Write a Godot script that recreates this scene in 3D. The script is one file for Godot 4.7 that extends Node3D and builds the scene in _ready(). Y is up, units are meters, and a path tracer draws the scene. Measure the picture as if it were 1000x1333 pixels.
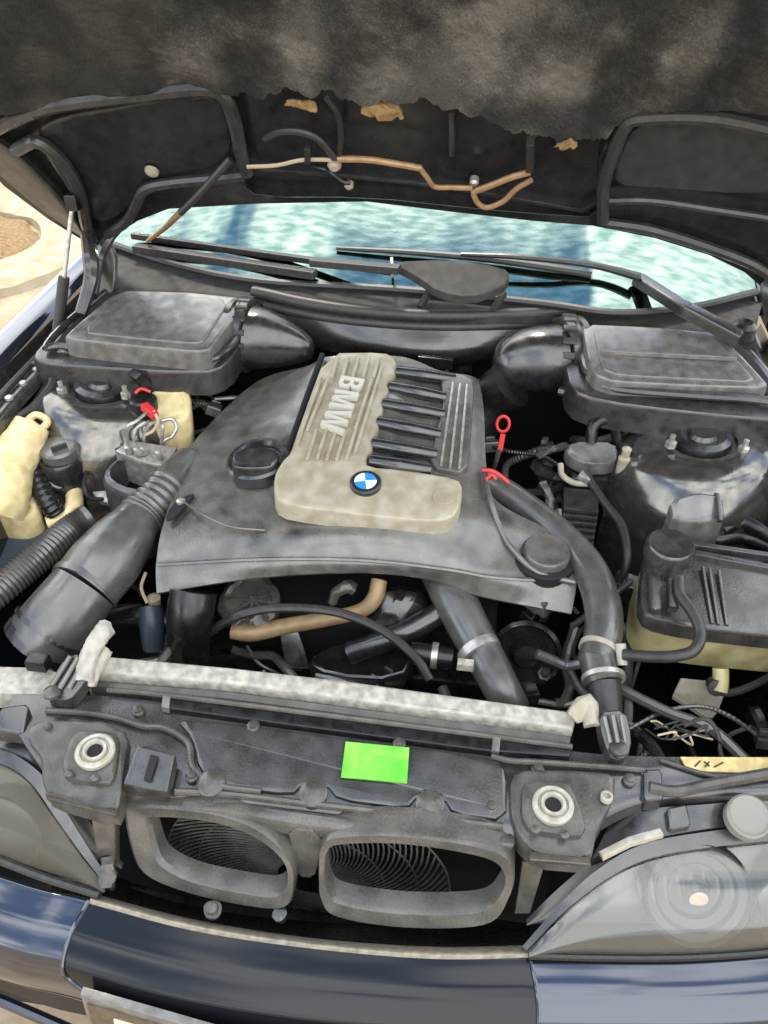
extends Node3D
# An engine bay under a raised bonnet, metres, y up, the car's nose towards +z.

var M := {}
var car: Node3D
var rng := RandomNumberGenerator.new()

# ------------------------------------------------------------------ mesh helpers
class Geo:
	var v := PackedVector3Array()
	var t := PackedInt32Array()
	var c := PackedColorArray()
	func p(a: Vector3) -> int:
		v.append(a)
		return v.size() - 1
	func tri(a: int, b: int, c: int) -> void:
		t.append(a); t.append(b); t.append(c)
	func quad(a: int, b: int, c: int, d: int) -> void:
		tri(a, b, c); tri(a, c, d)

func cr(a: Array, f: float):
	# Catmull-Rom through values or points, f from 0 to 1
	var n := a.size() - 1
	if n == 0:
		return a[0]
	var s = clampf(f, 0, 1) * n
	var i = mini(int(s), n - 1)
	var u = s - i
	var p1 = a[i]
	var p2 = a[i + 1]
	var p0 = a[i - 1] if i > 0 else p1 + (p1 - p2)
	var p3 = a[i + 2] if i + 2 <= n else p2 + (p2 - p1)
	return 0.5 * ((2.0 * p1) + (p2 - p0) * u + (2.0 * p0 - 5.0 * p1 + 4.0 * p2 - p3) * u * u + (3.0 * p1 - p0 - 3.0 * p2 + p3) * u * u * u)

func tube(g: Geo, pts: Array, r, sides := 12, steps := 6, ridges := [], closed := false) -> Geo:
	# ridges: [from, to, count, amount] bellows between two fractions of the length
	var rr: Array = r if r is Array else []
	if rr.is_empty():
		for i in pts.size():
			rr.append(float(r))
	var src := pts.duplicate()
	var srr := rr.duplicate()
	if closed:
		src.append(pts[0]); srr.append(rr[0])
	var n: int = (src.size() - 1) * steps
	if ridges.size():
		n = maxi(n, int(ridges[2] * 6.0 / (ridges[1] - ridges[0])))
	var last_dir := Vector3.ZERO
	var side := Vector3.ZERO
	var rows := []
	var path := []
	for i in n + 1:
		path.append(cr(src, float(i) / n))
	for i in n + 1:
		var a: Vector3 = path[maxi(i - 1, 0)]
		var b: Vector3 = path[mini(i + 1, n)]
		if closed and (i == 0 or i == n):
			a = path[n - 1]; b = path[1]
		var dir := (b - a).normalized()
		if side == Vector3.ZERO:
			side = dir.cross(Vector3.UP if absf(dir.y) < 0.9 else Vector3.RIGHT).normalized()
		side = (side - dir * side.dot(dir)).normalized()
		var up := side.cross(dir)
		var f := float(i) / n
		var rad: float = cr(srr, f)
		if ridges.size() and f >= ridges[0] and f <= ridges[1]:
			rad *= 1.0 + ridges[3] * sin((f - ridges[0]) / (ridges[1] - ridges[0]) * TAU * ridges[2])
		var row := []
		for k in sides:
			var w := TAU * k / sides
			row.append(g.p(path[i] + (side * cos(w) + up * sin(w)) * rad))
		rows.append(row)
	for i in n:
		for k in sides:
			var k2 := (k + 1) % sides
			g.quad(rows[i][k], rows[i][k2], rows[i + 1][k2], rows[i + 1][k])
	if not closed:
		for e in [0, n]:
			var c := g.p(path[e])
			for k in sides:
				if e == 0:
					g.tri(c, rows[e][(k + 1) % sides], rows[e][k])
				else:
					g.tri(c, rows[e][k], rows[e][(k + 1) % sides])
	return g

func soften(pts: Array, times := 2, k := 0.25) -> Array:
	var a := pts
	for t in times:
		var b := []
		for i in a.size():
			var p = a[i]
			var q = a[(i + 1) % a.size()]
			b.append(p.lerp(q, k)); b.append(p.lerp(q, 1.0 - k))
		a = b
	return a

func slab(g: Geo, outline: Array, down: Vector3, bevel := 0.004) -> Geo:
	# a plate whose top follows the outline; its edge is rounded by the bevel
	var nn := -down.normalized()
	var e1 := nn.cross(Vector3(0.31, 0.2, 0.93)).normalized()
	var e2 := nn.cross(e1)
	var pts := outline.duplicate()
	var area := 0.0
	for i in pts.size():
		var a: Vector3 = pts[i]
		var b: Vector3 = pts[(i + 1) % pts.size()]
		area += a.dot(e1) * b.dot(e2) - b.dot(e1) * a.dot(e2)
	if area < 0:
		pts.reverse()
	var n := pts.size()
	var rings := []
	for lay in [[0.0, bevel], [0.3, 0.3], [1.0, 0.0]]:
		var off: float = lay[0] * bevel
		var dep: float = lay[1] * (1.0 if lay[0] == 0.0 else bevel)
		var ring := []
		for i in n:
			var p: Vector3 = pts[i]
			var a: Vector3 = pts[(i + n - 1) % n]
			var b: Vector3 = pts[(i + 1) % n]
			var d1 := Vector2((p - a).dot(e1), (p - a).dot(e2)).normalized()
			var d2 := Vector2((b - p).dot(e1), (b - p).dot(e2)).normalized()
			var n1 := Vector2(-d1.y, d1.x)
			var n2 := Vector2(-d2.y, d2.x)
			var m := (n1 + n2)
			m = m.normalized() if m.length() > 0.05 else n1
			var s := off / maxf(m.dot(n1), 0.5)
			ring.append(p + (e1 * m.x + e2 * m.y) * s - nn * dep)
		rings.append(ring)
	var bot := []
	for p in rings[0]:
		bot.append(p + down)
	rings.push_front(bot)
	var ids := []
	for ring in rings:
		var row := []
		for p in ring:
			row.append(g.p(p))
		ids.append(row)
	for l in rings.size() - 1:
		for i in n:
			var j := (i + 1) % n
			g.quad(ids[l][i], ids[l + 1][i], ids[l + 1][j], ids[l][j])
	for l in [0, rings.size() - 1]:
		var flat := PackedVector2Array()
		for p in rings[l]:
			flat.append(Vector2(p.dot(e1), p.dot(e2)))
		var tr := Geometry2D.triangulate_polygon(flat)
		for i in range(0, tr.size(), 3):
			if l == 0:
				g.tri(ids[l][tr[i]], ids[l][tr[i + 1]], ids[l][tr[i + 2]])
			else:
				g.tri(ids[l][tr[i]], ids[l][tr[i + 2]], ids[l][tr[i + 1]])
	return g

func surf(g: Geo, rows: Array, nu: int, nv: int, thick := Vector3.ZERO, closed := false) -> Geo:
	# a smooth sheet through rows of points, thickened by a vector
	var pts := []
	var rr := []
	for row in rows:
		var line := []
		var use: Array = row.duplicate()
		if closed:
			use.append(row[0])
		for i in nu + 1:
			line.append(cr(use, float(i) / nu))
		rr.append(line)
	for j in nv + 1:
		var line := []
		for i in nu + 1:
			var col := []
			for k in rows.size():
				col.append(rr[k][i])
			line.append(cr(col, float(j) / nv))
		pts.append(line)
	return sheet(g, pts, thick)

func sheet(g: Geo, pts: Array, thick := Vector3.ZERO) -> Geo:
	var nv: int = pts.size() - 1
	var nu: int = pts[0].size() - 1
	var ids := []
	for line in pts:
		var row := []
		for p in line:
			row.append(g.p(p))
		ids.append(row)
	for j in nv:
		for i in nu:
			g.quad(ids[j][i], ids[j][i + 1], ids[j + 1][i + 1], ids[j + 1][i])
	if thick != Vector3.ZERO:
		var low := []
		for line in pts:
			var row := []
			for p in line:
				row.append(g.p(p + thick))
			low.append(row)
		for j in nv:
			for i in nu:
				g.quad(low[j][i], low[j + 1][i], low[j + 1][i + 1], low[j][i + 1])
		for i in nu:
			g.quad(ids[0][i], low[0][i], low[0][i + 1], ids[0][i + 1])
			g.quad(ids[nv][i], ids[nv][i + 1], low[nv][i + 1], low[nv][i])
		for j in nv:
			g.quad(ids[j][0], ids[j + 1][0], low[j + 1][0], low[j][0])
			g.quad(ids[j][nu], low[j][nu], low[j + 1][nu], ids[j + 1][nu])
	return g

func lathe(g: Geo, at: Vector3, axis: Vector3, prof: Array, seg := 32) -> Geo:
	# prof: [radius, height along the axis] pairs
	var ax := axis.normalized()
	var e1 := ax.cross(Vector3(0.0, 0.0, 1.0) if absf(ax.z) < 0.9 else Vector3.RIGHT).normalized()
	var e2 := ax.cross(e1)
	var ids := []
	for q in prof:
		var row := []
		for k in seg:
			var w := TAU * k / seg
			row.append(g.p(at + ax * q[1] + (e1 * cos(w) + e2 * sin(w)) * q[0]))
		ids.append(row)
	for l in prof.size() - 1:
		for k in seg:
			var k2 := (k + 1) % seg
			g.quad(ids[l][k], ids[l][k2], ids[l + 1][k2], ids[l + 1][k])
	for e in [0, prof.size() - 1]:
		if prof[e][0] > 0.0005:
			var c := g.p(at + ax * prof[e][1])
			for k in seg:
				g.tri(c, ids[e][k], ids[e][(k + 1) % seg])
	return g

func box(g: Geo, c: Vector3, size: Vector3, basis := Basis(), bevel := 0.003) -> Geo:
	var h := size * 0.5
	var o := []
	for s in [[-1, -1], [1, -1], [1, 1], [-1, 1]]:
		o.append(c + basis * Vector3(s[0] * h.x, h.y, s[1] * h.z))
	return slab(g, o, basis * Vector3(0, -size.y + bevel, 0), bevel)

func bar(g: Geo, a: Vector3, b: Vector3, wid: float, hei: float, up := Vector3.UP, bevel := 0.002) -> Geo:
	# a bevelled bar from a to b, its top face on the line
	var d := (b - a).normalized()
	var s := d.cross(up).normalized()
	var u := s.cross(d).normalized()
	return slab(g, [a - s * wid / 2, b - s * wid / 2, b + s * wid / 2, a + s * wid / 2], -u * hei, bevel)

func rough(g: Geo, amount: float, freq: float, seed_ := 3) -> Geo:
	# real unevenness: every point moves a little
	var n := FastNoiseLite.new()
	n.seed = seed_
	n.frequency = freq
	n.fractal_octaves = 3
	for i in g.v.size():
		var p := g.v[i]
		g.v[i] = p + Vector3(n.get_noise_3dv(p), n.get_noise_3dv(p + Vector3(31, 0, 0)), n.get_noise_3dv(p + Vector3(0, 57, 0))) * amount
	return g

func normals_of(g: Geo, angle := 42.0) -> PackedVector3Array:
	var fn := PackedVector3Array()
	var at := {}
	var nt := g.t.size() / 3
	for f in nt:
		var a := g.v[g.t[f * 3]]
		var b := g.v[g.t[f * 3 + 1]]
		var c := g.v[g.t[f * 3 + 2]]
		fn.append((c - a).cross(b - a))
		for k in 3:
			var q := Vector3i((g.v[g.t[f * 3 + k]] * 20000.0).round())
			if not at.has(q):
				at[q] = PackedInt32Array()
			at[q].append(f)
	var lim := cos(deg_to_rad(angle))
	var unit := PackedVector3Array()
	for n in fn:
		unit.append(n.normalized())
	var out := PackedVector3Array()
	for f in nt:
		for k in 3:
			var q := Vector3i((g.v[g.t[f * 3 + k]] * 20000.0).round())
			var s := Vector3.ZERO
			for o in at[q]:
				if unit[o].dot(unit[f]) > lim:
					s += fn[o]
			out.append(s.normalized() if s.length() > 0 else unit[f])
	return out

func mesh_of(layers: Array, angle := 42.0) -> ArrayMesh:
	# layers: [Geo, material] pairs, one surface each
	var m := ArrayMesh.new()
	for lay in layers:
		var g: Geo = lay[0]
		var nm := normals_of(g, angle)
		var vv := PackedVector3Array()
		for i in g.t:
			vv.append(g.v[i])
		var a := []
		a.resize(Mesh.ARRAY_MAX)
		a[Mesh.ARRAY_VERTEX] = vv
		a[Mesh.ARRAY_NORMAL] = nm
		if g.c.size() == g.v.size():
			var cc := PackedColorArray()
			for i in g.t:
				cc.append(g.c[i])
			a[Mesh.ARRAY_COLOR] = cc
		m.add_surface_from_arrays(Mesh.PRIMITIVE_TRIANGLES, a)
		m.surface_set_material(m.get_surface_count() - 1, lay[1])
	return m

func piece(called: String, g: Geo, mat: Material, parent: Node3D, label := "", angle := 42.0) -> MeshInstance3D:
	return piece_of(called, [[g, mat]], parent, label, angle)

func piece_of(called: String, layers: Array, parent: Node3D, label := "", angle := 42.0) -> MeshInstance3D:
	var o := MeshInstance3D.new()
	o.name = called
	o.mesh = mesh_of(layers, angle)
	o.cast_shadow = GeometryInstance3D.SHADOW_CASTING_SETTING_ON
	parent.add_child(o, true)
	if label:
		o.set_meta("label", label)
	return o

func part(called: String, label := "") -> Node3D:
	var o := Node3D.new()
	o.name = called
	car.add_child(o, true)
	if label:
		o.set_meta("label", label)
	return o

# ------------------------------------------------------------------ materials
func picture(size: int, seed_: int, lo: Color, hi: Color, spots: Color, freq := 0.012, contrast := 1.6, speck := 0.1) -> ImageTexture:
	var n := FastNoiseLite.new()
	n.seed = seed_; n.frequency = freq; n.fractal_octaves = 5; n.fractal_gain = 0.42
	var f := FastNoiseLite.new()
	f.seed = seed_ + 9; f.frequency = 0.16; f.fractal_octaves = 2
	var a := n.get_seamless_image(size, size)
	var b := f.get_seamless_image(size, size)
	var im := Image.create(size, size, false, Image.FORMAT_RGB8)
	for y in size:
		for x in size:
			var k := clampf((a.get_pixel(x, y).r - 0.5) * contrast + 0.5, 0, 1)
			var s := b.get_pixel(x, y).r
			k = clampf(k + (s - 0.5) * speck * 3.0, 0, 1)
			var c := lo.lerp(hi, k)
			if s > 0.78:
				c = c.lerp(spots, clampf((s - 0.78) * 6.0, 0, 1) * 0.7)
			im.set_pixel(x, y, c)
	return ImageTexture.create_from_image(im)

func mat(color: Color, roughness: float, tex: Texture2D = null, scale := 4.0, metallic := 0.0, bump := 0.0, rough_tex: Texture2D = null) -> StandardMaterial3D:
	# colour is linear, as measured on real things
	var m := StandardMaterial3D.new()
	m.albedo_color = color.linear_to_srgb()
	m.roughness = roughness
	m.metallic = metallic
	m.uv1_triplanar = true
	m.uv1_scale = Vector3.ONE * scale
	if tex:
		m.albedo_texture = tex
	if rough_tex:
		m.roughness_texture = rough_tex
	if bump > 0:
		m.heightmap_enabled = true
		m.heightmap_texture = M.height
		m.heightmap_scale = bump
	return m

func make_materials() -> void:
	M.height = picture(512, 71, Color(0.3, 0.3, 0.3), Color(0.8, 0.8, 0.8), Color(1, 1, 1), 0.03, 1.2, 0.5)
	var grime := picture(1024, 5, Color(0.72, 0.715, 0.71), Color(1, 0.985, 0.95), Color(1, 1, 0.97), 0.010, 1.4, 0.24)
	var dirty := picture(1024, 21, Color(0.70, 0.70, 0.69), Color(1, 0.98, 0.95), Color(1, 1, 0.97), 0.012, 1.4, 0.30)
	M.dirty = dirty
	var chalk := picture(512, 33, Color(0.84, 0.81, 0.74), Color(1, 1, 0.99), Color(0.7, 0.65, 0.58), 0.012, 1.5, 0.08)
	var felt := picture(1024, 41, Color(0.28, 0.28, 0.28), Color(0.72, 0.70, 0.66), Color(1, 0.98, 0.92), 0.0035, 2.6, 0.30)
	var rgh := picture(512, 55, Color(0.45, 0.45, 0.45), Color(1, 1, 1), Color(1, 1, 1), 0.016, 2.0, 0.2)
	M.rgh = rgh
	M.cover = mat(Color(0.128, 0.124, 0.114), 0.40, dirty, 2.0, 0, 0.015, rgh)
	M.cover_dark = mat(Color(0.022, 0.022, 0.023), 0.34, grime, 5.0, 0, 0.01, rgh)
	M.plastic = mat(Color(0.036, 0.0355, 0.0345), 0.38, dirty, 2.6, 0, 0.015, rgh)
	M.cover_dust = mat(Color(0.134, 0.130, 0.119), 0.40, dirty, 2.0, 0, 0.015, rgh)
	M.cover_dust.vertex_color_use_as_albedo = true
	M.cover_dust.metallic_specular = 0.75
	M.cowl = mat(Color(0.050, 0.049, 0.048), 0.6, grime, 3.0)
	M.cowl.metallic_specular = 0.3
	M.lid = mat(Color(0.150, 0.147, 0.142), 0.42, dirty, 2.6, 0, 0.015, rgh)
	M.black = mat(Color(0.012, 0.012, 0.013), 0.42, grime, 5.0, 0, 0.0, rgh)
	M.void_ = mat(Color(0.008, 0.008, 0.009), 0.8, grime, 5.0)  # near-black that stands in for darkness in gaps and the deep bay
	M.rubber = mat(Color(0.034, 0.033, 0.032), 0.45, dirty, 5.0, 0, 0.02)
	M.hose = mat(Color(0.092, 0.091, 0.085), 0.44, grime, 2.6, 0, 0.0, rgh)
	M.accent = mat(Color(0.46, 0.432, 0.352), 0.42, chalk, 4.0, 0.2, 0.01)
	M.silver = mat(Color(0.62, 0.61, 0.58), 0.4, grime, 6.0, 0.7)
	M.alloy = mat(Color(0.47, 0.455, 0.405), 0.5, grime, 5.0, 0.0, 0.04)
	M.steel = mat(Color(0.100, 0.096, 0.086), 0.34, dirty, 2.2, 0.1, 0.015, rgh)
	M.steel_dark = mat(Color(0.050, 0.050, 0.050), 0.32, dirty, 2.2, 0.1, 0.01, rgh)
	M.tower = mat(Color(0.21, 0.21, 0.20), 0.20, dirty, 3.0, 0.8, 0.01, rgh)
	M.cream = mat(Color(0.80, 0.69, 0.41), 0.40, chalk, 6.0, 0, 0.01)
	M.cream.subsurf_scatter_enabled = true
	M.cream.subsurf_scatter_strength = 0.25
	M.tank = mat(Color(0.44, 0.395, 0.215), 0.4, chalk, 4.0, 0, 0.01)
	M.pale = mat(Color(0.40, 0.375, 0.315), 0.6, chalk, 8.0)
	M.dust = mat(Color(0.36, 0.33, 0.26), 0.7, dirty, 5.0)
	M.white = mat(Color(0.44, 0.43, 0.39), 0.5, chalk, 9.0)
	M.copper = mat(Color(0.40, 0.25, 0.135), 0.5, chalk, 8.0, 0.25)
	M.tan_pipe = mat(Color(0.34, 0.24, 0.135), 0.45, chalk, 6.0, 0.1)
	M.red = mat(Color(0.55, 0.03, 0.03), 0.45)
	M.wire_tan = mat(Color(0.42, 0.34, 0.22), 0.6)
	M.green = mat(Color(0.22, 0.52, 0.075), 0.5, picture(256, 91, Color(0.66, 0.90, 0.62), Color(1, 1, 0.95), Color(1, 1, 1), 0.006, 1.6, 0.06), 12.0)
	M.yellow_label = mat(Color(0.66, 0.53, 0.25), 0.6, chalk, 8.0)
	M.foam = mat(Color(0.34, 0.22, 0.095), 0.95, chalk, 14.0, 0, 0.2)
	M.felt = mat(Color(0.275, 0.275, 0.262), 1.0, felt, 1.9, 0, 0.25)
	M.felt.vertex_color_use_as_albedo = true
	M.grille = mat(Color(0.120, 0.116, 0.107), 0.42, dirty, 1.3, 0, 0.01, rgh)
	M.bonnet_in = mat(Color(0.020, 0.0205, 0.022), 0.34, grime, 3.0, 0, 0.0, rgh)
	M.bonnet_frame = mat(Color(0.042, 0.042, 0.041), 0.42, grime, 3.0, 0, 0.01, rgh)
	M.paint = mat(Color(0.042, 0.048, 0.066), 0.12, null, 1.0, 0.8)
	M.paint.clearcoat_enabled = true; M.paint.clearcoat = 1.0; M.paint.clearcoat_roughness = 0.04
	M.gloss = mat(Color(0.008, 0.009, 0.011), 0.12, null, 1.0, 0.0)
	M.gloss.metallic_specular = 0.4
	M.chrome = mat(Color(0.75, 0.75, 0.76), 0.12, null, 1.0, 1.0)
	M.reflector = mat(Color(0.035, 0.036, 0.037), 0.4, null, 1.0, 0.5)
	M.cover.metallic_specular = 0.75
	M.cover_dark.metallic_specular = 0.75
	M.plastic.metallic_specular = 0.75
	M.lid.metallic_specular = 0.75
	M.hose.metallic_specular = 0.75
	M.steel_dark.metallic_specular = 0.75
	M.screen = mat(Color(0.33, 0.395, 0.355), 0.04, picture(1024, 15, Color(0.58, 0.68, 0.68), Color(1, 1, 0.97), Color(0.48, 0.58, 0.52), 0.020, 1.7, 0.16), 1.3, 1.0, 0.002)  # mottled tint paints broken reflections into the film colour
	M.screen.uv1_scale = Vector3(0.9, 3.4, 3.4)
	M.lens = StandardMaterial3D.new()
	M.lens.albedo_color = Color(0.70, 0.70, 0.64, 0.06)
	M.lens.transparency = BaseMaterial3D.TRANSPARENCY_ALPHA
	M.lens.roughness = 0.01
	M.lens.metallic_specular = 0.5
	M.haze = StandardMaterial3D.new()
	M.haze.albedo_color = Color(0.52, 0.50, 0.43, 0.17)
	M.haze.transparency = BaseMaterial3D.TRANSPARENCY_ALPHA
	M.haze.roughness = 0.3
	M.ground = mat(Color(0.36, 0.29, 0.205), 0.95, picture(1024, 61, Color(0.86, 0.83, 0.79), Color(1, 1, 1), Color(0.8, 0.72, 0.64), 0.012, 1.5, 0.3), 0.23, 0, 0.3)
	M.concrete = mat(Color(0.38, 0.335, 0.25), 0.9, chalk, 1.2, 0, 0.2)
	M.soil = mat(Color(0.30, 0.20, 0.10), 1.0, dirty, 3.0, 0, 0.5)
	M.badge_blue = mat(Color(0.03, 0.22, 0.55), 0.3)
	M.badge_white = mat(Color(0.80, 0.82, 0.84), 0.35)
	M.badge_ring = mat(Color(0.02, 0.02, 0.022), 0.35)
	M.plate = mat(Color(0.10, 0.075, 0.05), 0.4, grime, 5.0)
	M.letter = mat(Color(0.62, 0.55, 0.42), 0.5)

func make_sky() -> PanoramaSkyMaterial:
	var w := 1024
	var h := 512
	var im := Image.create(w, h, false, Image.FORMAT_RGBF)
	var n := FastNoiseLite.new()
	n.seed = 12; n.frequency = 2.6; n.fractal_octaves = 6; n.fractal_gain = 0.52
	var low := FastNoiseLite.new()
	low.seed = 4; low.frequency = 0.7; low.fractal_octaves = 2
	for y in h:
		var el := PI / 2 - PI * (y + 0.5) / h
		for x in w:
			var az := TAU * (x + 0.5) / w
			var d := Vector3(cos(el) * sin(az), sin(el), cos(el) * cos(az))
			var c: Color
			if d.y > 0:
				c = Color(0.20, 0.33, 0.56).lerp(Color(0.60, 0.72, 0.88), pow(1.0 - d.y, 2.6))
				var q := d / (0.35 + d.y)
				var k := lerpf(low.get_noise_3d(q.x * 0.9 + 2.0, q.z * 0.9, 1.3) - 0.02, n.get_noise_3d(q.x, q.z, 0.3), smoothstep(0.55, 0.9, d.y)) + 0.35 * low.get_noise_3d(q.x, q.z, 5.0)
				var cloud := smoothstep(-0.30, 0.14, k)
				c = c.lerp(Color(1.54, 1.55, 1.55), cloud * 0.95)
			else:
				c = Color(0.46, 0.40, 0.31)
			im.set_pixel(x, y, c)
	var m := PanoramaSkyMaterial.new()
	m.panorama = ImageTexture.create_from_image(im)
	return m

# ------------------------------------------------------------------ the place
func _ready() -> void:
	rng.seed = 7
	var cam := Camera3D.new()
	cam.name = "camera"
	cam.position = Vector3(0.158, 1.708, 0.648)
	cam.rotation = Vector3(-0.6676, 0.1233, 0.0158)
	cam.fov = 62.447
	cam.near = 0.02
	cam.far = 400.0
	add_child(cam)
	cam.current = true
	var env := Environment.new()
	env.background_mode = Environment.BG_SKY
	var sky := Sky.new()
	sky.sky_material = make_sky()
	env.sky = sky
	env.tonemap_mode = Environment.TONE_MAPPER_LINEAR
	env.tonemap_exposure = 2.6
	env.sdfgi_enabled = true
	env.ssao_enabled = true
	env.ssil_enabled = true
	var we := WorldEnvironment.new()
	we.name = "environment"
	we.environment = env
	add_child(we)
	var sun := DirectionalLight3D.new()
	sun.name = "sun"
	sun.light_color = Color(1.0, 0.95, 0.86)
	sun.light_energy = 0.5
	sun.light_angular_distance = 10.0
	sun.shadow_enabled = true
	add_child(sun)
	sun.look_at_from_position(Vector3(-0.35, 1.6, -0.75), Vector3.ZERO)
	make_materials()
	setting()
	car = Node3D.new()
	car.name = "car"
	car.set_meta("label", "dark blue car seen from the front with its bonnet raised over a dusty engine")
	car.set_meta("category", "car")
	add_child(car)
	body()
	bonnet()
	cowl()
	engine()
	left_side()
	right_side()
	front()
	lamps()
	clutter()

func clutter() -> void:
	# looms, pipes, plugs and brackets in the gaps round the engine
	var k := part("bay_wiring")
	var skins := [M.lid, M.hose, M.cover_dark, M.hose, M.cover, M.steel]
	for q in [[Vector3(0.17, 0.66, -0.74), Vector3(0.34, 0.83, -0.48), 14], [Vector3(0.29, 0.58, -0.52), Vector3(0.45, 0.74, -0.30), 12], [Vector3(0.40, 0.56, -0.26), Vector3(0.64, 0.70, -0.10), 14], [Vector3(-0.26, 0.46, -0.32), Vector3(0.30, 0.62, -0.19), 18], [Vector3(-0.52, 0.50, -0.42), Vector3(-0.28, 0.66, -0.20), 10], [Vector3(-0.64, 0.72, -0.86), Vector3(-0.24, 0.86, -0.74), 12], [Vector3(0.30, 0.70, -0.86), Vector3(0.66, 0.85, -0.74), 12], [Vector3(-0.16, 0.74, -0.98), Vector3(0.20, 0.84, -0.84), 8]]:
		var lo: Vector3 = q[0]
		var sz: Vector3 = q[1] - q[0]
		for i in q[2]:
			var pts := []
			var a := lo + sz * Vector3(rng.randf(), rng.randf(), rng.randf())
			var dir := Vector3(rng.randf_range(-1, 1), rng.randf_range(-0.5, 0.5), rng.randf_range(-1, 1)).normalized()
			for n in 5:
				pts.append(a)
				dir = (dir + Vector3(rng.randf_range(-0.6, 0.6), rng.randf_range(-0.5, 0.4), rng.randf_range(-0.6, 0.6))).normalized()
				a = (a + dir * rng.randf_range(0.035, 0.07)).clamp(lo, lo + sz)
			var r := rng.randf_range(0.003, 0.011)
			var ribs := [0.0, 1.0, 28, 0.10] if i % 4 == 0 else []
			piece("loom" if ribs else "pipe", tube(Geo.new(), pts, r, 8, 5, ribs), skins[rng.randi() % 6], k)
			if i % 2 == 0:
				var b := Basis.from_euler(Vector3(rng.randf_range(-0.5, 0.5), rng.randf() * TAU, rng.randf_range(-0.4, 0.4)))
				piece("plug", box(Geo.new(), pts[4], Vector3(rng.randf_range(0.018, 0.04), rng.randf_range(0.015, 0.03), rng.randf_range(0.02, 0.05)), b, 0.003), skins[rng.randi() % 6], k)
				piece("plug_latch", box(Geo.new(), pts[4] + b * Vector3(0, 0.016, 0), Vector3(0.010, 0.008, 0.018), b, 0.002), skins[rng.randi() % 6], k)
			if i % 3 == 0:
				piece("bolt", lathe(Geo.new(), lo + sz * Vector3(rng.randf(), rng.randf() * 0.6, rng.randf()), Vector3(rng.randf_range(-0.3, 0.3), 1, rng.randf_range(-0.2, 0.6)), [[0.012, -0.02], [0.012, 0.0], [0.008, 0.001], [0.008, 0.007], [0.006, 0.009], [0.0, 0.009]], 6), [M.silver, M.steel, M.white][rng.randi() % 3], k)

func setting() -> void:
	var g := Geo.new()
	var lines := []
	for j in 41:
		var row := []
		for i in 41:
			row.append(Vector3((i - 20) * 3.0, 0, (j - 20) * 3.0))
		lines.append(row)
	sheet(g, lines, Vector3(0, -0.2, 0))
	var o := piece("ground", g, M.ground, self)
	o.set_meta("kind", "structure"); o.set_meta("label", "sunlit pale sandy ground around the car")
	# round kerb with bare soil inside it, beyond the car's wing
	var c := Vector3(-2.6867, 0, -3.4188)
	var bed := Node3D.new()
	bed.name = "planting_bed"
	bed.set_meta("label", "round bed of brown soil inside a pale kerb beside the car")
	bed.set_meta("category", "planting bed")
	bed.position = c
	add_child(bed)
	piece("kerb", rough(lathe(Geo.new(), Vector3.ZERO, Vector3.UP, [[0.80, -0.02], [0.78, 0.04], [0.74, 0.06], [0.50, 0.06], [0.46, 0.04], [0.46, -0.02]], 72), 0.02, 3.0), M.concrete, bed)
	var s := rough(lathe(Geo.new(), Vector3.ZERO, Vector3.UP, [[0.47, 0.0], [0.45, 0.02], [0.35, 0.04], [0.2, 0.05], [0.0, 0.06]], 48), 0.05, 4.0)
	piece("soil", s, M.soil, bed)

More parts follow.
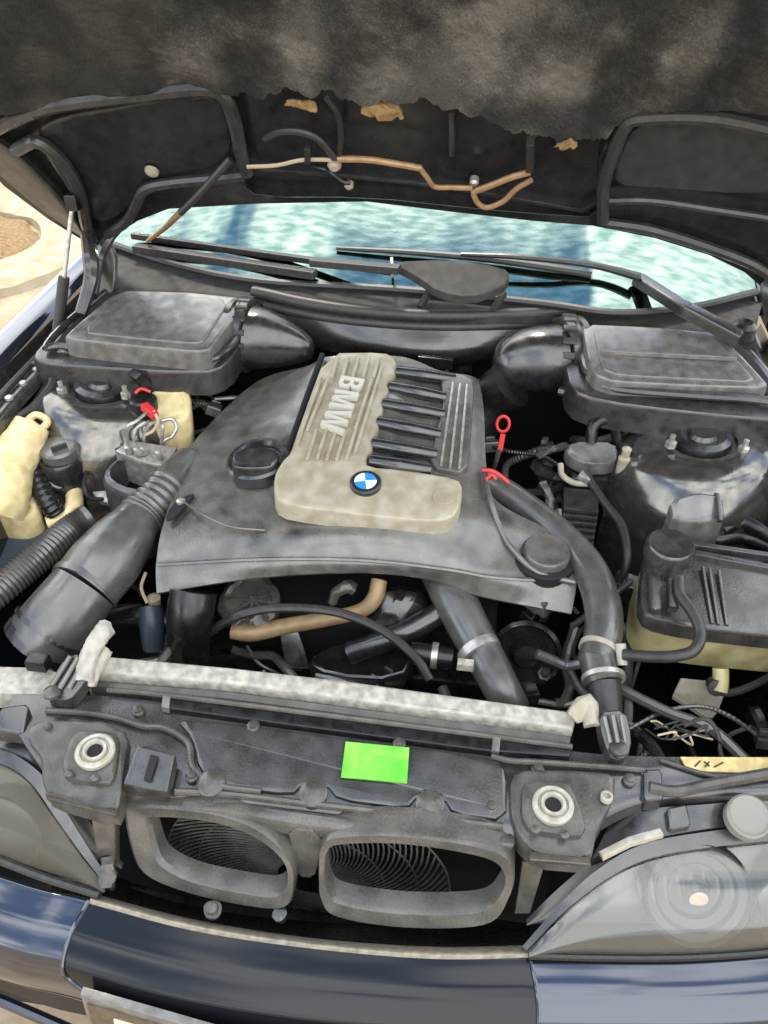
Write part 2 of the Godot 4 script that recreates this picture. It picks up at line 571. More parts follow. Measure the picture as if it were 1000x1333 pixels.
func body() -> void:
	# inner walls of the bay, wings, bulkhead and tray
	var bay := part("engine_bay")
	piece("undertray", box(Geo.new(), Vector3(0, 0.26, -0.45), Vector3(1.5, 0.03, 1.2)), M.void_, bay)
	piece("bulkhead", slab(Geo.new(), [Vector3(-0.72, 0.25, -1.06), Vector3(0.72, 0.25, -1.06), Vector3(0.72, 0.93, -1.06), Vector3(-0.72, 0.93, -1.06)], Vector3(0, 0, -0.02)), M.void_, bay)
	for s in [-1.0, 1.0]:
		piece("inner_wing", surf(Geo.new(), [[Vector3(s * 0.70, 0.90, -1.08), Vector3(s * 0.70, 0.89, -0.6), Vector3(s * 0.67, 0.82, -0.12)], [Vector3(s * 0.68, 0.74, -1.08), Vector3(s * 0.68, 0.70, -0.6), Vector3(s * 0.66, 0.66, -0.12)], [Vector3(s * 0.64, 0.27, -1.08), Vector3(s * 0.62, 0.27, -0.6), Vector3(s * 0.62, 0.27, -0.12)]], 12, 12, Vector3(s * 0.006, 0, 0)), M.paint if s < 0 else M.black, bay)
	for s in [-1.0, 1.0]:
		var wing := part("front_wing", "dark blue wing with its gutter of drain channels showing" if s < 0 else "")
		var rows := []
		for q in [[0.885, 0.32], [0.895, 0.62], [0.86, 0.84], [0.815, 0.915], [0.765, 0.925], [0.745, 0.915]]:
			var row := []
			for z in [[-1.75, 0.0, 0.03], [-1.15, 0.0, 0.02], [-0.6, 0.0, 0.0], [-0.2, -0.025, -0.045], [0.02, -0.085, -0.13]]:
				row.append(Vector3(s * (q[0] + z[1]), maxf(q[1] + z[2], 0.32), z[0]))
			rows.append(row)
		piece("wing_skin", surf(Geo.new(), rows, 30, 24, Vector3(-s * 0.004, -0.004, 0)), M.paint, wing)
		var gut := Geo.new()
		var r2 := []
		for q in [[0.747, 0.913], [0.738, 0.888], [0.715, 0.883], [0.708, 0.897], [0.690, 0.897], [0.682, 0.88]]:
			var row := []
			for z in [[-1.12, 0.0, 0.0], [-0.8, 0.0, 0.0], [-0.5, 0.0, -0.01], [-0.15, -0.03, -0.06]]:
				row.append(Vector3(s * (q[0] + z[1]), q[1] + z[2], z[0]))
			r2.append(row)
		piece("gutter", surf(gut, r2, 20, 20, Vector3(0, -0.003, 0)), M.steel_dark, wing)
		var lip := [Vector3(s * 0.712, 0.905, -1.1), Vector3(s * 0.712, 0.905, -0.8), Vector3(s * 0.712, 0.895, -0.5), Vector3(s * 0.685, 0.845, -0.15)]
		piece("seal", tube(Geo.new(), lip, 0.007, 8, 8), M.rubber, wing)
		for i in 9:
			var f := i / 9.0
			piece("bolt", lathe(Geo.new(), Vector3(s * 0.699, 0.896, -1.05 + f * 0.5), Vector3.UP, [[0.008, 0], [0.008, 0.005], [0.005, 0.007]], 8), M.silver, wing)

func hood_strip(g: Geo, pts: Array, r: float) -> Geo:
	return tube(g, pts, r, 8, 5)

func bonnet() -> void:
	var b := part("bonnet", "raised bonnet seen from below with torn felt lining")
	var nn := Vector3(0, -0.5736, 0.8192)
	nn = Vector3(0, -cos(deg_to_rad(55.0)), sin(deg_to_rad(55.0)))
	var upv := Vector3(0, sin(deg_to_rad(55.0)), cos(deg_to_rad(55.0)))
	# outer skin
	var outline := [Vector3(-0.805, 1.2437, -0.88), Vector3(-0.7957, 1.1879, -0.9191), Vector3(-0.7503, 1.1037, -0.978), Vector3(-0.6873, 1.0265, -1.0321), Vector3(-0.6123, 1.0768, -0.9969), Vector3(-0.5577, 1.1143, -0.9706), Vector3(-0.4789, 1.1518, -0.9443), Vector3(-0.2959, 1.1764, -0.9271), Vector3(-0.0736, 1.1923, -0.916), Vector3(0.097, 1.1829, -0.9226), Vector3(0.2382, 1.1752, -0.928), Vector3(0.3498, 1.1726, -0.9298), Vector3(0.4658, 1.1517, -0.9444), Vector3(0.5745, 1.1176, -0.9683), Vector3(0.6531, 1.079, -0.9953), Vector3(0.7074, 1.0358, -1.0256)]
	var top := []
	top.append(outline[0])
	for o in outline:
		top.append(o)
	var skin := []
	for o in outline:
		skin.append(o)
	var rx: Vector3 = outline[outline.size() - 1]
	var lx: Vector3 = outline[0]
	skin.append(rx + upv * 0.35 + Vector3(0.10, 0, 0))
	skin.append(Vector3(0.74, rx.y, rx.z) + upv * 0.85)
	skin.append(Vector3(0.60, rx.y, rx.z) + upv * 1.28)
	skin.append(Vector3(-0.60, rx.y, rx.z) + upv * 1.28)
	skin.append(Vector3(-0.77, rx.y, rx.z) + upv * 0.85)
	skin.append(Vector3(-0.80, lx.y, lx.z) + upv * 0.12)
	piece("outer_skin", slab(Geo.new(), skin, -nn * 0.008, 0.003), M.paint, b)
	var inner := []
	for o in skin:
		inner.append(o * 1.0 + nn * 0.012)
	var cen := Vector3.ZERO
	for o in inner:
		cen += o
	cen /= inner.size()
	for i in inner.size():
		inner[i] = inner[i] + (cen - inner[i]).normalized() * 0.012
	piece("inner_panel", slab(Geo.new(), inner, -nn * 0.012, 0.004), M.bonnet_in, b)
	# raised rear frame under the wiring and the side frames
	piece("rear_frame", slab(Geo.new(), soften([Vector3(-0.2771, 1.2723, -0.8233), Vector3(-0.2427, 1.2633, -0.8296), Vector3(-0.1145, 1.2619, -0.8306), Vector3(0.0447, 1.253, -0.8369), Vector3(0.2178, 1.2284, -0.8541), Vector3(0.3395, 1.2099, -0.8671), Vector3(0.3135, 1.3092, -0.7975), Vector3(0.3194, 1.3592, -0.7625), Vector3(0.3373, 1.3325, -0.7812), Vector3(0.3556, 1.197, -0.8761), Vector3(0.2351, 1.1967, -0.8763), Vector3(0.0988, 1.2025, -0.8723), Vector3(-0.066, 1.2133, -0.8647), Vector3(-0.2733, 1.1986, -0.875), Vector3(-0.2974, 1.23, -0.853)], 1), -nn * 0.02, 0.006), M.bonnet_in, b)
	piece("edge_frame", surf(Geo.new(), [[Vector3(-0.741, 1.3186, -0.8032), Vector3(-0.6885, 1.2671, -0.8392), Vector3(-0.6595, 1.1604, -0.9139), Vector3(-0.6655, 1.0627, -0.9823)], [Vector3(-0.7334, 1.3142, -0.7867), Vector3(-0.6944, 1.2652, -0.821), Vector3(-0.6651, 1.1681, -0.889), Vector3(-0.6644, 1.0681, -0.959)], [Vector3(-0.7816, 1.2607, -0.8461), Vector3(-0.7658, 1.2072, -0.8836), Vector3(-0.7289, 1.1232, -0.9424), Vector3(-0.6742, 1.0476, -0.9953)]], 16, 8, -nn * 0.008), M.bonnet_frame, b)
	var lp := soften([Vector3(-0.6442, 1.311, -0.8011), Vector3(-0.575, 1.3483, -0.775), Vector3(-0.4224, 1.3794, -0.7533), Vector3(-0.3079, 1.3993, -0.7393), Vector3(-0.2812, 1.3863, -0.7484), Vector3(-0.2828, 1.3311, -0.7871), Vector3(-0.2992, 1.2851, -0.8193), Vector3(-0.3517, 1.2497, -0.8441), Vector3(-0.464, 1.2169, -0.867), Vector3(-0.5853, 1.1144, -0.9388), Vector3(-0.635, 1.1106, -0.9415), Vector3(-0.6447, 1.1958, -0.8818)], 2)
	piece("side_recess", slab(Geo.new(), lp, -nn * 0.012, 0.006), M.bonnet_in, b)
	piece("frame_rib", tube(Geo.new(), [Vector3(-0.7276, 1.3079, -0.7985), Vector3(-0.629, 1.351, -0.7634), Vector3(-0.563, 1.3716, -0.7465), Vector3(-0.4099, 1.3975, -0.7284), Vector3(-0.3033, 1.4126, -0.7178), Vector3(-0.2705, 1.4015, -0.7255), Vector3(-0.2666, 1.3567, -0.757), Vector3(-0.2731, 1.2984, -0.7978), Vector3(-0.2752, 1.2573, -0.8314)], 0.012, 8, 6), M.bonnet_frame, b)
	piece("frame_rib", tube(Geo.new(), [Vector3(-0.2831, 1.251, -0.8383), Vector3(-0.3218, 1.2445, -0.8355), Vector3(-0.4193, 1.228, -0.8471), Vector3(-0.4769, 1.2103, -0.8595), Vector3(-0.5104, 1.1737, -0.8851), Vector3(-0.5513, 1.1266, -0.918), Vector3(-0.6141, 1.0835, -0.9555)], 0.010, 8, 6), M.bonnet_frame, b)
	piece("frame_rib", tube(Geo.new(), [Vector3(-0.6895, 1.2791, -0.8186), Vector3(-0.6325, 1.2995, -0.7994), Vector3(-0.6074, 1.2543, -0.8287), Vector3(-0.6151, 1.1846, -0.8774), Vector3(-0.6416, 1.1145, -0.929), Vector3(-0.6558, 1.0652, -0.9684)], 0.012, 8, 6), M.bonnet_frame, b)
	var rp := soften([Vector3(0.3482, 1.362, -0.7654), Vector3(0.3702, 1.387, -0.748), Vector3(0.469, 1.3922, -0.7443), Vector3(0.6015, 1.3669, -0.762), Vector3(0.6445, 1.276, -0.8256), Vector3(0.5536, 1.2618, -0.8356), Vector3(0.441, 1.2651, -0.8333), Vector3(0.3536, 1.2639, -0.8341), Vector3(0.3406, 1.3092, -0.8024)], 2)
	piece("side_recess", slab(Geo.new(), rp, -nn * 0.012, 0.006), M.bonnet_frame, b)
	piece("frame_rib", tube(Geo.new(), [Vector3(0.3498, 1.193, -0.8789), Vector3(0.3327, 1.2751, -0.8141), Vector3(0.3345, 1.3417, -0.7674), Vector3(0.3396, 1.3785, -0.7417), Vector3(0.3572, 1.3973, -0.7285), Vector3(0.4631, 1.4029, -0.7246), Vector3(0.5935, 1.3787, -0.744)], 0.011, 8, 6), M.bonnet_frame, b)
	piece("frame_rib", tube(Geo.new(), [Vector3(0.3566, 1.1843, -0.8972), Vector3(0.4414, 1.1762, -0.8956), Vector3(0.5614, 1.1388, -0.9217), Vector3(0.6426, 1.1061, -0.9446), Vector3(0.7035, 1.0655, -0.9803)], 0.010, 8, 6), M.bonnet_frame, b)
	piece("frame_rib", tube(Geo.new(), [Vector3(0.3465, 1.2376, -0.8476), Vector3(0.421, 1.2445, -0.8392), Vector3(0.5388, 1.2315, -0.8483), Vector3(0.6714, 1.2155, -0.8607)], 0.007, 8, 6), M.bonnet_frame, b)
	# torn felt lining: an uneven hanging sheet with a ragged lower edge
	var n := FastNoiseLite.new()
	n.seed = 8; n.frequency = 5.0; n.fractal_octaves = 5
	var edge := [Vector3(-0.7634, 1.3251, -0.7717), Vector3(-0.6655, 1.349, -0.755), Vector3(-0.5718, 1.373, -0.7382), Vector3(-0.4445, 1.3976, -0.721), Vector3(-0.3274, 1.4132, -0.71), Vector3(-0.2564, 1.4091, -0.713), Vector3(-0.2099, 1.4037, -0.7167), Vector3(-0.1363, 1.4147, -0.709), Vector3(-0.0896, 1.4145, -0.7092), Vector3(-0.021, 1.4028, -0.7173), Vector3(0.0258, 1.4101, -0.7122), Vector3(0.0717, 1.3999, -0.7194), Vector3(0.118, 1.3921, -0.7249), Vector3(0.1653, 1.3764, -0.7358), Vector3(0.2136, 1.3604, -0.747), Vector3(0.2617, 1.3523, -0.7527), Vector3(0.302, 1.3546, -0.7511), Vector3(0.3263, 1.3747, -0.737), Vector3(0.3741, 1.4052, -0.7156), Vector3(0.4268, 1.4104, -0.712), Vector3(0.4909, 1.4112, -0.7114), Vector3(0.6048, 1.395, -0.7228)]
	var lines := []
	var nu := 300
	var nv := 90
	var bounce_tint := PackedColorArray()
	for j in nv + 1:
		var row := []
		var f := float(j) / nv
		for i in nu + 1:
			var e: Vector3 = cr(edge, float(i) / nu)
			var up := clampf(1.0 - f, 0, 1)
			var t := Vector3(e.x * (1.0 - 0.06 * (1 - f)), HOOD_TOP.y, HOOD_TOP.z) + nn * 0.012
			var p := e.lerp(t, up)
			var jag := n.get_noise_2d(e.x * 4.0, 3.0) * 0.024 + n.get_noise_2d(e.x * 40.0, 9.0) * 0.005
			if e.x > -0.25 and e.x < 0.33:
				p -= upv * jag * f
			p += nn * (0.014 * n.get_noise_2d(p.x * 1.0, p.y * 1.0) + 0.0025 * n.get_noise_2d(p.x * 9.0, p.y * 9.0) + 0.0012 * n.get_noise_2d(p.x * 40.0, p.y * 40.0) + 0.010 * (1 - f))
			row.append(p)
			# bounced light painted as a bright patch in the middle, darker elsewhere
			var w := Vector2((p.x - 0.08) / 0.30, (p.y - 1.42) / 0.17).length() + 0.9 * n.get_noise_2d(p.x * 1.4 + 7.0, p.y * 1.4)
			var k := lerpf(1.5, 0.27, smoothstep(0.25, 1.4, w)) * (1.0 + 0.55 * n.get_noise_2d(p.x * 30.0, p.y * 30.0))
			bounce_tint.append(Color(k, k * 0.985, k * 0.95))
		lines.append(row)
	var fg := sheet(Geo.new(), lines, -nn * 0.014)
	bounce_tint.append_array(bounce_tint)
	fg.c = bounce_tint
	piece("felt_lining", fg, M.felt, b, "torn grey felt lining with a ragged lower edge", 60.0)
	var foams := [Vector3(-0.1542, 1.3963, -0.7219), Vector3(-0.0239, 1.3951, -0.7227), Vector3(0.2566, 1.3473, -0.7538)]
	var sizes := [Vector3(0.024, 0.007, 0.006), Vector3(0.028, 0.016, 0.007), Vector3(0.012, 0.012, 0.006)]
	for i in 3:
		var g := Geo.new()
		var sz: Vector3 = sizes[i]
		var prof := []
		for k in 9:
			var w := PI * k / 8.0
			prof.append([maxf(sin(w), 0.0), -cos(w)])
		lathe(g, Vector3.ZERO, Vector3.RIGHT, prof, 16)
		for k in g.v.size():
			g.v[k] = foams[i] + g.v[k] * sz
		piece("foam_scrap", rough(g, 0.014, 40.0, i + 2), M.foam, b)
	# washer pipes and wiring along the rear frame
	piece("washer_pipe", tube(Geo.new(), [Vector3(-0.104, 1.3038, -0.7769), Vector3(-0.0524, 1.3063, -0.7727), Vector3(-0.0023, 1.3004, -0.7768), Vector3(0.0325, 1.2942, -0.7836)], 0.0055, 8, 6), M.copper, b)
	piece("washer_pipe", tube(Geo.new(), [Vector3(0.0312, 1.2941, -0.7837), Vector3(0.0425, 1.2773, -0.793), Vector3(0.0551, 1.2592, -0.8057), Vector3(0.0861, 1.2597, -0.8053), Vector3(0.1183, 1.2603, -0.8049)], 0.0045, 8, 5), M.copper, b)
	piece("washer_pipe", tube(Geo.new(), [Vector3(0.1186, 1.2522, -0.8106), Vector3(0.1497, 1.2687, -0.799), Vector3(0.1797, 1.2863, -0.7867), Vector3(0.2094, 1.2979, -0.781)], 0.0055, 8, 5), M.copper, b)
	piece("washer_pipe", tube(Geo.new(), [Vector3(0.12, 1.2491, -0.8128), Vector3(0.1288, 1.2319, -0.8199), Vector3(0.1451, 1.2229, -0.8262), Vector3(0.1714, 1.2372, -0.8186), Vector3(0.1907, 1.2636, -0.8026), Vector3(0.2137, 1.283, -0.7914)], 0.0048, 8, 6), M.copper, b)
	piece("wire", tube(Geo.new(), [Vector3(-0.2653, 1.2768, -0.8007), Vector3(-0.2114, 1.285, -0.79), Vector3(-0.1628, 1.2987, -0.7805), Vector3(-0.1094, 1.302, -0.7782)], 0.0035, 6, 6), M.wire_tan, b)
	piece("hose", tube(Geo.new(), [Vector3(-0.2224, 1.3324, -0.769), Vector3(-0.1909, 1.3484, -0.7481), Vector3(-0.1563, 1.351, -0.7438), Vector3(-0.13, 1.3386, -0.7525), Vector3(-0.1089, 1.305, -0.7761)], 0.006, 8, 6), M.rubber, b)
	piece("hose", tube(Geo.new(), [Vector3(-0.1058, 1.4112, -0.7017), Vector3(-0.0943, 1.3896, -0.7192), Vector3(-0.0924, 1.3558, -0.7453), Vector3(-0.101, 1.3127, -0.7755)], 0.005, 8, 6), M.rubber, b)
	piece("wire", tube(Geo.new(), [Vector3(-0.161, 1.2847, -0.8), Vector3(-0.1284, 1.2776, -0.8001), Vector3(-0.1051, 1.2569, -0.8146), Vector3(-0.0907, 1.2546, -0.8162)], 0.004, 6, 6), M.black, b)
	piece("clip", lathe(Geo.new(), Vector3(-0.1124, 1.2939, -0.7936), nn, [[0.012, 0], [0.012, 0.008], [0.007, 0.014]], 12), M.pale, b)
	piece("clip", lathe(Geo.new(), Vector3(-0.0958, 1.2478, -0.8381), nn, [[0.008, 0], [0.008, 0.008], [0.004, 0.012]], 12), M.pale, b)
	piece("clip", lathe(Geo.new(), Vector3(0.1205, 1.2727, -0.8182), nn, [[0.008, 0], [0.008, 0.010], [0.004, 0.014]], 12), M.silver, b)
	piece("clip", lathe(Geo.new(), Vector3(-0.4514, 1.25, -0.839), nn, [[0.013, 0], [0.012, 0.005], [0.005, 0.007]], 16), M.pale, b)
	piece("washer_nozzle", bar(Geo.new(), Vector3(0.2031, 1.3504, -0.7321), Vector3(0.208, 1.2993, -0.7678), 0.012, 0.02, nn), M.rubber, b)
	piece("washer_nozzle", bar(Geo.new(), Vector3(-0.1505, 1.3211, -0.7574), Vector3(-0.1563, 1.291, -0.7785), 0.010, 0.016, nn), M.rubber, b)
	piece("bonnet_rib", bar(Geo.new(), Vector3(0.08, 1.3887, -0.7418), Vector3(0.081, 1.3098, -0.7971), 0.010, 0.012, nn, 0.003), M.bonnet_frame, b)
	# hinges
	piece("hinge", tube(Geo.new(), [Vector3(-0.6568, 1.09, -0.9522), Vector3(-0.6273, 1.06, -0.8902), Vector3(-0.6278, 1.02, -0.8713), Vector3(-0.6364, 0.97, -0.8176)], [0.012, 0.016, 0.014, 0.012], 8, 6), M.steel_dark, b)
	piece("hinge", tube(Geo.new(), [Vector3(-0.5971, 1.09, -0.9981), Vector3(-0.6191, 1.07, -0.9614), Vector3(-0.64, 1.03, -0.9444), Vector3(-0.6284, 0.99, -0.8655)], [0.008, 0.012, 0.012, 0.012], 8, 6), M.steel_dark, b)
	piece("hinge", slab(Geo.new(), soften([Vector3(-0.6368, 1.06, -0.9596), Vector3(-0.6066, 1.05, -0.9612), Vector3(-0.6078, 0.98, -0.9303), Vector3(-0.6256, 0.96, -0.9151), Vector3(-0.6582, 0.96, -0.9292), Vector3(-0.653, 1.02, -0.9469)], 1), Vector3(0, 0, -0.012), 0.002), M.steel, b)
	piece("hinge", tube(Geo.new(), [Vector3(0.7083, 1.08, -1.0211), Vector3(0.6934, 1.05, -0.9789), Vector3(0.7129, 1, -0.9699)], 0.014, 8, 6), M.steel_dark, b)
	# gas strut and the thin support rod
	var gs := part("gas_strut", "gas strut standing on the wing and holding the bonnet up")
	var lo := Vector3(-0.6908, 0.92, -0.8019)
	var hi := Vector3(-0.6262, 1.178, -0.865)
	var mid := lo.lerp(hi, 0.47)
	piece("strut_cylinder", tube(Geo.new(), [lo, mid], 0.011, 14, 2), M.rubber, gs)
	piece("strut_rod", tube(Geo.new(), [mid, hi], 0.0045, 10, 2), M.silver, gs)
	piece("strut_end", box(Geo.new(), hi, Vector3(0.022, 0.03, 0.022), Basis(), 0.005), M.black, gs)
	piece("strut_end", box(Geo.new(), lo, Vector3(0.022, 0.03, 0.022), Basis(), 0.005), M.black, gs)
	var sr := part("support_rod")
	piece("rod", tube(Geo.new(), [Vector3(-0.2887, 1.2925, -0.7848), Vector3(-0.348, 1.2335, -0.7895), Vector3(-0.3979, 1.1884, -0.8089)], 0.0065, 8, 4), M.rubber, sr)
	piece("rod_sleeve", tube(Geo.new(), [Vector3(-0.3979, 1.1884, -0.8089), Vector3(-0.5169, 1.08, -1.0175), Vector3(-0.58, 1.03, -1.0679)], [0.006, 0.006, 0.004], 8, 4), M.copper, sr)

const HOOD_TOP := Vector3(0, 1.66, -0.552)

func cowl() -> void:
	var ws := part("windscreen", "windscreen with turquoise reflecting film mirroring the sky")
	var base := [Vector3(-0.6835, 1, -1.1129), Vector3(-0.5036, 1, -1.0218), Vector3(-0.3053, 1, -0.968), Vector3(-0.0185, 1, -0.972), Vector3(0.2602, 1, -0.9537), Vector3(0.4083, 1, -0.9313), Vector3(0.5614, 1, -0.9808), Vector3(0.7061, 1, -1.0785)]
	var mid := []
	var top := []
	for i in base.size():
		var p: Vector3 = base[i]
		mid.append(Vector3(p.x * 0.93, 1.22, p.z - 0.40))
		top.append(Vector3(p.x * 0.84, 1.41, p.z - 0.78))
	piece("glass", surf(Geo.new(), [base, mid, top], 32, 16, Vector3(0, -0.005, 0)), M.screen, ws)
	piece("glass_seal", tube(Geo.new(), base, 0.008, 8, 6), M.rubber, ws)
	var rf := part("roof")
	var t2 := []
	var t3 := []
	for p in top:
		t2.append(p + Vector3(0, 0.03, -0.5)); t3.append(p + Vector3(0, 0.0, -1.1))
	piece("roof_skin", surf(Geo.new(), [top, t2, t3], 16, 8, Vector3(0, -0.01, 0)), M.paint, rf)
	for s in [-1.0, 1.0]:
		var a: Vector3 = base[0] if s < 0 else base[7]
		var c: Vector3 = top[0] if s < 0 else top[7]
		piece("pillar", tube(Geo.new(), [a + Vector3(s * 0.03, -0.03, 0.0), (a + c) * 0.5 + Vector3(s * 0.035, 0.0, 0), c + Vector3(s * 0.02, -0.01, 0)], 0.035, 10, 5), M.paint, rf)
	var cw := part("cowl")
	# grey scuttle panel below the glass
	piece("scuttle", surf(Geo.new(), [[Vector3(-0.7626, 0.99, -1.1851), Vector3(-0.515, 0.985, -1.102), Vector3(-0.3272, 0.985, -1.05), Vector3(-0.0283, 0.985, -1.0574), Vector3(0.2628, 0.985, -1.041), Vector3(0.418, 0.985, -1.0204), Vector3(0.5784, 0.985, -1.073), Vector3(0.7562, 0.985, -1.186)], [Vector3(-0.6408, 0.985, -0.9734), Vector3(-0.4676, 0.975, -0.9531), Vector3(-0.2988, 0.975, -0.9342), Vector3(-0.0136, 0.975, -0.9358), Vector3(0.2632, 0.975, -0.9444), Vector3(0.4124, 0.975, -0.9266), Vector3(0.5607, 0.975, -0.9367), Vector3(0.6868, 0.98, -0.9566)], [Vector3(-0.6495, 0.95, -0.8956), Vector3(-0.4785, 0.93, -0.9674), Vector3(-0.3081, 0.93, -0.9568), Vector3(-0.0141, 0.93, -0.9489), Vector3(0.2691, 0.93, -0.9763), Vector3(0.4235, 0.93, -0.9659), Vector3(0.5686, 0.94, -0.9352), Vector3(0.6906, 0.95, -0.9348)]], 30, 10, Vector3(0, -0.006, 0)), M.cowl, cw)
	piece("intake_plateau", slab(Geo.new(), soften([Vector3(-0.2992, 0.99, -0.9534), Vector3(-0.2121, 0.99, -0.9833), Vector3(0.0424, 0.992, -0.9967), Vector3(0.1994, 0.992, -0.9992), Vector3(0.3198, 0.99, -0.9784), Vector3(0.3148, 0.985, -0.9453), Vector3(0.1719, 0.985, -0.9082), Vector3(0.0212, 0.985, -0.8981), Vector3(-0.1344, 0.985, -0.9088), Vector3(-0.233, 0.985, -0.9298)], 1), Vector3(0, -0.02, 0), 0.004), M.cowl, cw)
	piece("centre_flap", slab(Geo.new(), soften([Vector3(-0.0373, 1.062, -0.9629), Vector3(0.0786, 1.068, -0.9788), Vector3(0.1851, 1.066, -0.962), Vector3(0.2028, 1.056, -0.9474), Vector3(0.1871, 1.04, -0.9233), Vector3(0.1273, 1.03, -0.8897), Vector3(0.0643, 1.035, -0.8967), Vector3(0.0232, 1.048, -0.9297)], 1), Vector3(0, -0.012, 0), 0.004), M.cowl, cw)
	piece("flap_rib", bar(Geo.new(), Vector3(0.0456, 1.02, -0.9471), Vector3(0.0266, 0.993, -0.9171), 0.012, 0.01), M.cowl, cw)
	piece("flap_rib", bar(Geo.new(), Vector3(0.1899, 1.02, -0.9556), Vector3(0.1708, 0.993, -0.9189), 0.012, 0.01), M.cowl, cw)
	# seal along the front of the intake
	piece("bonnet_seal", tube(Geo.new(), [Vector3(-0.3173, 0.985, -0.9466), Vector3(-0.2826, 0.985, -0.9369), Vector3(-0.1986, 0.982, -0.9161), Vector3(-0.0867, 0.98, -0.9022), Vector3(0.0514, 0.98, -0.9031), Vector3(0.1868, 0.98, -0.9285), Vector3(0.2928, 0.982, -0.9554), Vector3(0.3351, 0.985, -0.9629)], 0.013, 10, 6), M.rubber, cw)
	piece("bonnet_seal", tube(Geo.new(), [Vector3(-0.29, 0.965, -0.928), Vector3(-0.198, 0.962, -0.909), Vector3(-0.0858, 0.96, -0.8956), Vector3(0.0529, 0.96, -0.8969), Vector3(0.1889, 0.96, -0.9222), Vector3(0.3186, 0.962, -0.9598)], 0.011, 10, 6), M.rubber, cw)
	piece("intake_front", surf(Geo.new(), [[Vector3(-0.2882, 0.962, -0.9201), Vector3(-0.1963, 0.958, -0.8999), Vector3(-0.0844, 0.956, -0.8868), Vector3(0.0539, 0.956, -0.8882), Vector3(0.1896, 0.956, -0.9133), Vector3(0.3236, 0.958, -0.9549)], [Vector3(-0.2623, 0.94, -0.9061), Vector3(-0.1646, 0.92, -0.8925), Vector3(-0.066, 0.92, -0.8673), Vector3(0.058, 0.92, -0.8606), Vector3(0.1782, 0.92, -0.896), Vector3(0.3272, 0.93, -0.9437)], [Vector3(-0.2518, 0.9, -0.919), Vector3(-0.1533, 0.88, -0.9114), Vector3(-0.0392, 0.88, -0.9022), Vector3(0.0727, 0.87, -0.8987), Vector3(0.1809, 0.88, -0.9235), Vector3(0.3331, 0.89, -0.9452)]], 24, 8, Vector3(0, -0.005, -0.01)), M.plastic, cw)
	for q in [0.965]:
		piece("bracket", bar(Geo.new(), Vector3(0.0361, 0.92, -0.8506), Vector3(0.1048, 0.92, -0.8453), 0.012, 0.02), M.black, cw)
	# wipers
	var w1 := part("wiper")
	piece("wiper_arm", bar(Geo.new(), Vector3(-0.625, 1.035, -1.0979), Vector3(-0.0299, 1.05, -0.9547), 0.014, 0.010), M.black, w1)
	piece("wiper_blade", bar(Geo.new(), Vector3(-0.6101, 1.022, -1.0661), Vector3(-0.1916, 1.03, -0.9696), 0.022, 0.014), M.rubber, w1)
	piece("wiper_arm", bar(Geo.new(), Vector3(-0.1959, 1.06, -0.9578), Vector3(-0.0143, 1.07, -0.9229), 0.022, 0.012), M.rubber, w1)
	piece("wiper_clip", bar(Geo.new(), Vector3(-0.0394, 1.055, -1.0049), Vector3(-0.029, 1.05, -0.9354), 0.006, 0.008), M.silver, w1)
	var w2 := part("wiper")
	piece("wiper_blade", tube(Geo.new(), [Vector3(-0.1603, 1.05, -1.0444), Vector3(0.0039, 1.052, -1.0408), Vector3(0.1617, 1.052, -1.0295), Vector3(0.3155, 1.048, -1.0087), Vector3(0.3608, 1.045, -1.0001)], [0.004, 0.0065, 0.0075, 0.008, 0.007], 8, 6), M.rubber, w2)
	piece("wiper_arm", tube(Geo.new(), [Vector3(0.0997, 1.068, -1.0067), Vector3(0.2215, 1.072, -1.0003), Vector3(0.3573, 1.066, -0.9983), Vector3(0.4523, 1.055, -0.9794)], [0.004, 0.006, 0.007, 0.009], 8, 6), M.black, w2)
	piece("wiper_arm", bar(Geo.new(), Vector3(0.4512, 1.055, -0.9983), Vector3(0.5306, 1.045, -0.89), 0.026, 0.016, Vector3.UP, 0.005), M.plastic, w2)
	piece("wiper_arm", bar(Geo.new(), Vector3(0.5255, 1.045, -0.9028), Vector3(0.6313, 1.015, -0.846), 0.030, 0.018, Vector3.UP, 0.005), M.plastic, w2)
	piece("wiper_pivot", lathe(Geo.new(), Vector3(0.6415, 0.99, -0.8858), Vector3.UP, [[0.024, 0], [0.024, 0.022], [0.015, 0.030]], 16), M.black, w2)
	# filter housings at both ends of the cowl
	var fl := part("filter_housing")
	piece("housing_tray", slab(Geo.new(), soften([Vector3(-0.6931, 0.9375, -0.7016), Vector3(-0.6878, 0.9445, -0.7598), Vector3(-0.6342, 0.9678, -0.991), Vector3(-0.3233, 0.9653, -1.0151), Vector3(-0.3045, 0.9622, -0.9857), Vector3(-0.3066, 0.9445, -0.8204), Vector3(-0.3165, 0.9337, -0.7311), Vector3(-0.3583, 0.9306, -0.7002), Vector3(-0.6099, 0.9337, -0.6849), Vector3(-0.6677, 0.935, -0.6856)], 1), Vector3(0, -0.045, 0.0), 0.010), M.plastic, fl)
	piece("housing_rim", tube(Geo.new(), [Vector3(-0.3236, 0.9694, -0.9659), Vector3(-0.3158, 0.9535, -0.8007), Vector3(-0.3295, 0.9484, -0.7506), Vector3(-0.3582, 0.9456, -0.7205), Vector3(-0.498, 0.9473, -0.7137), Vector3(-0.6381, 0.9507, -0.7227), Vector3(-0.6646, 0.9501, -0.7132), Vector3(-0.6584, 0.9598, -0.8078), Vector3(-0.6222, 0.9734, -0.9634)], 0.007, 8, 6), M.plastic, fl)
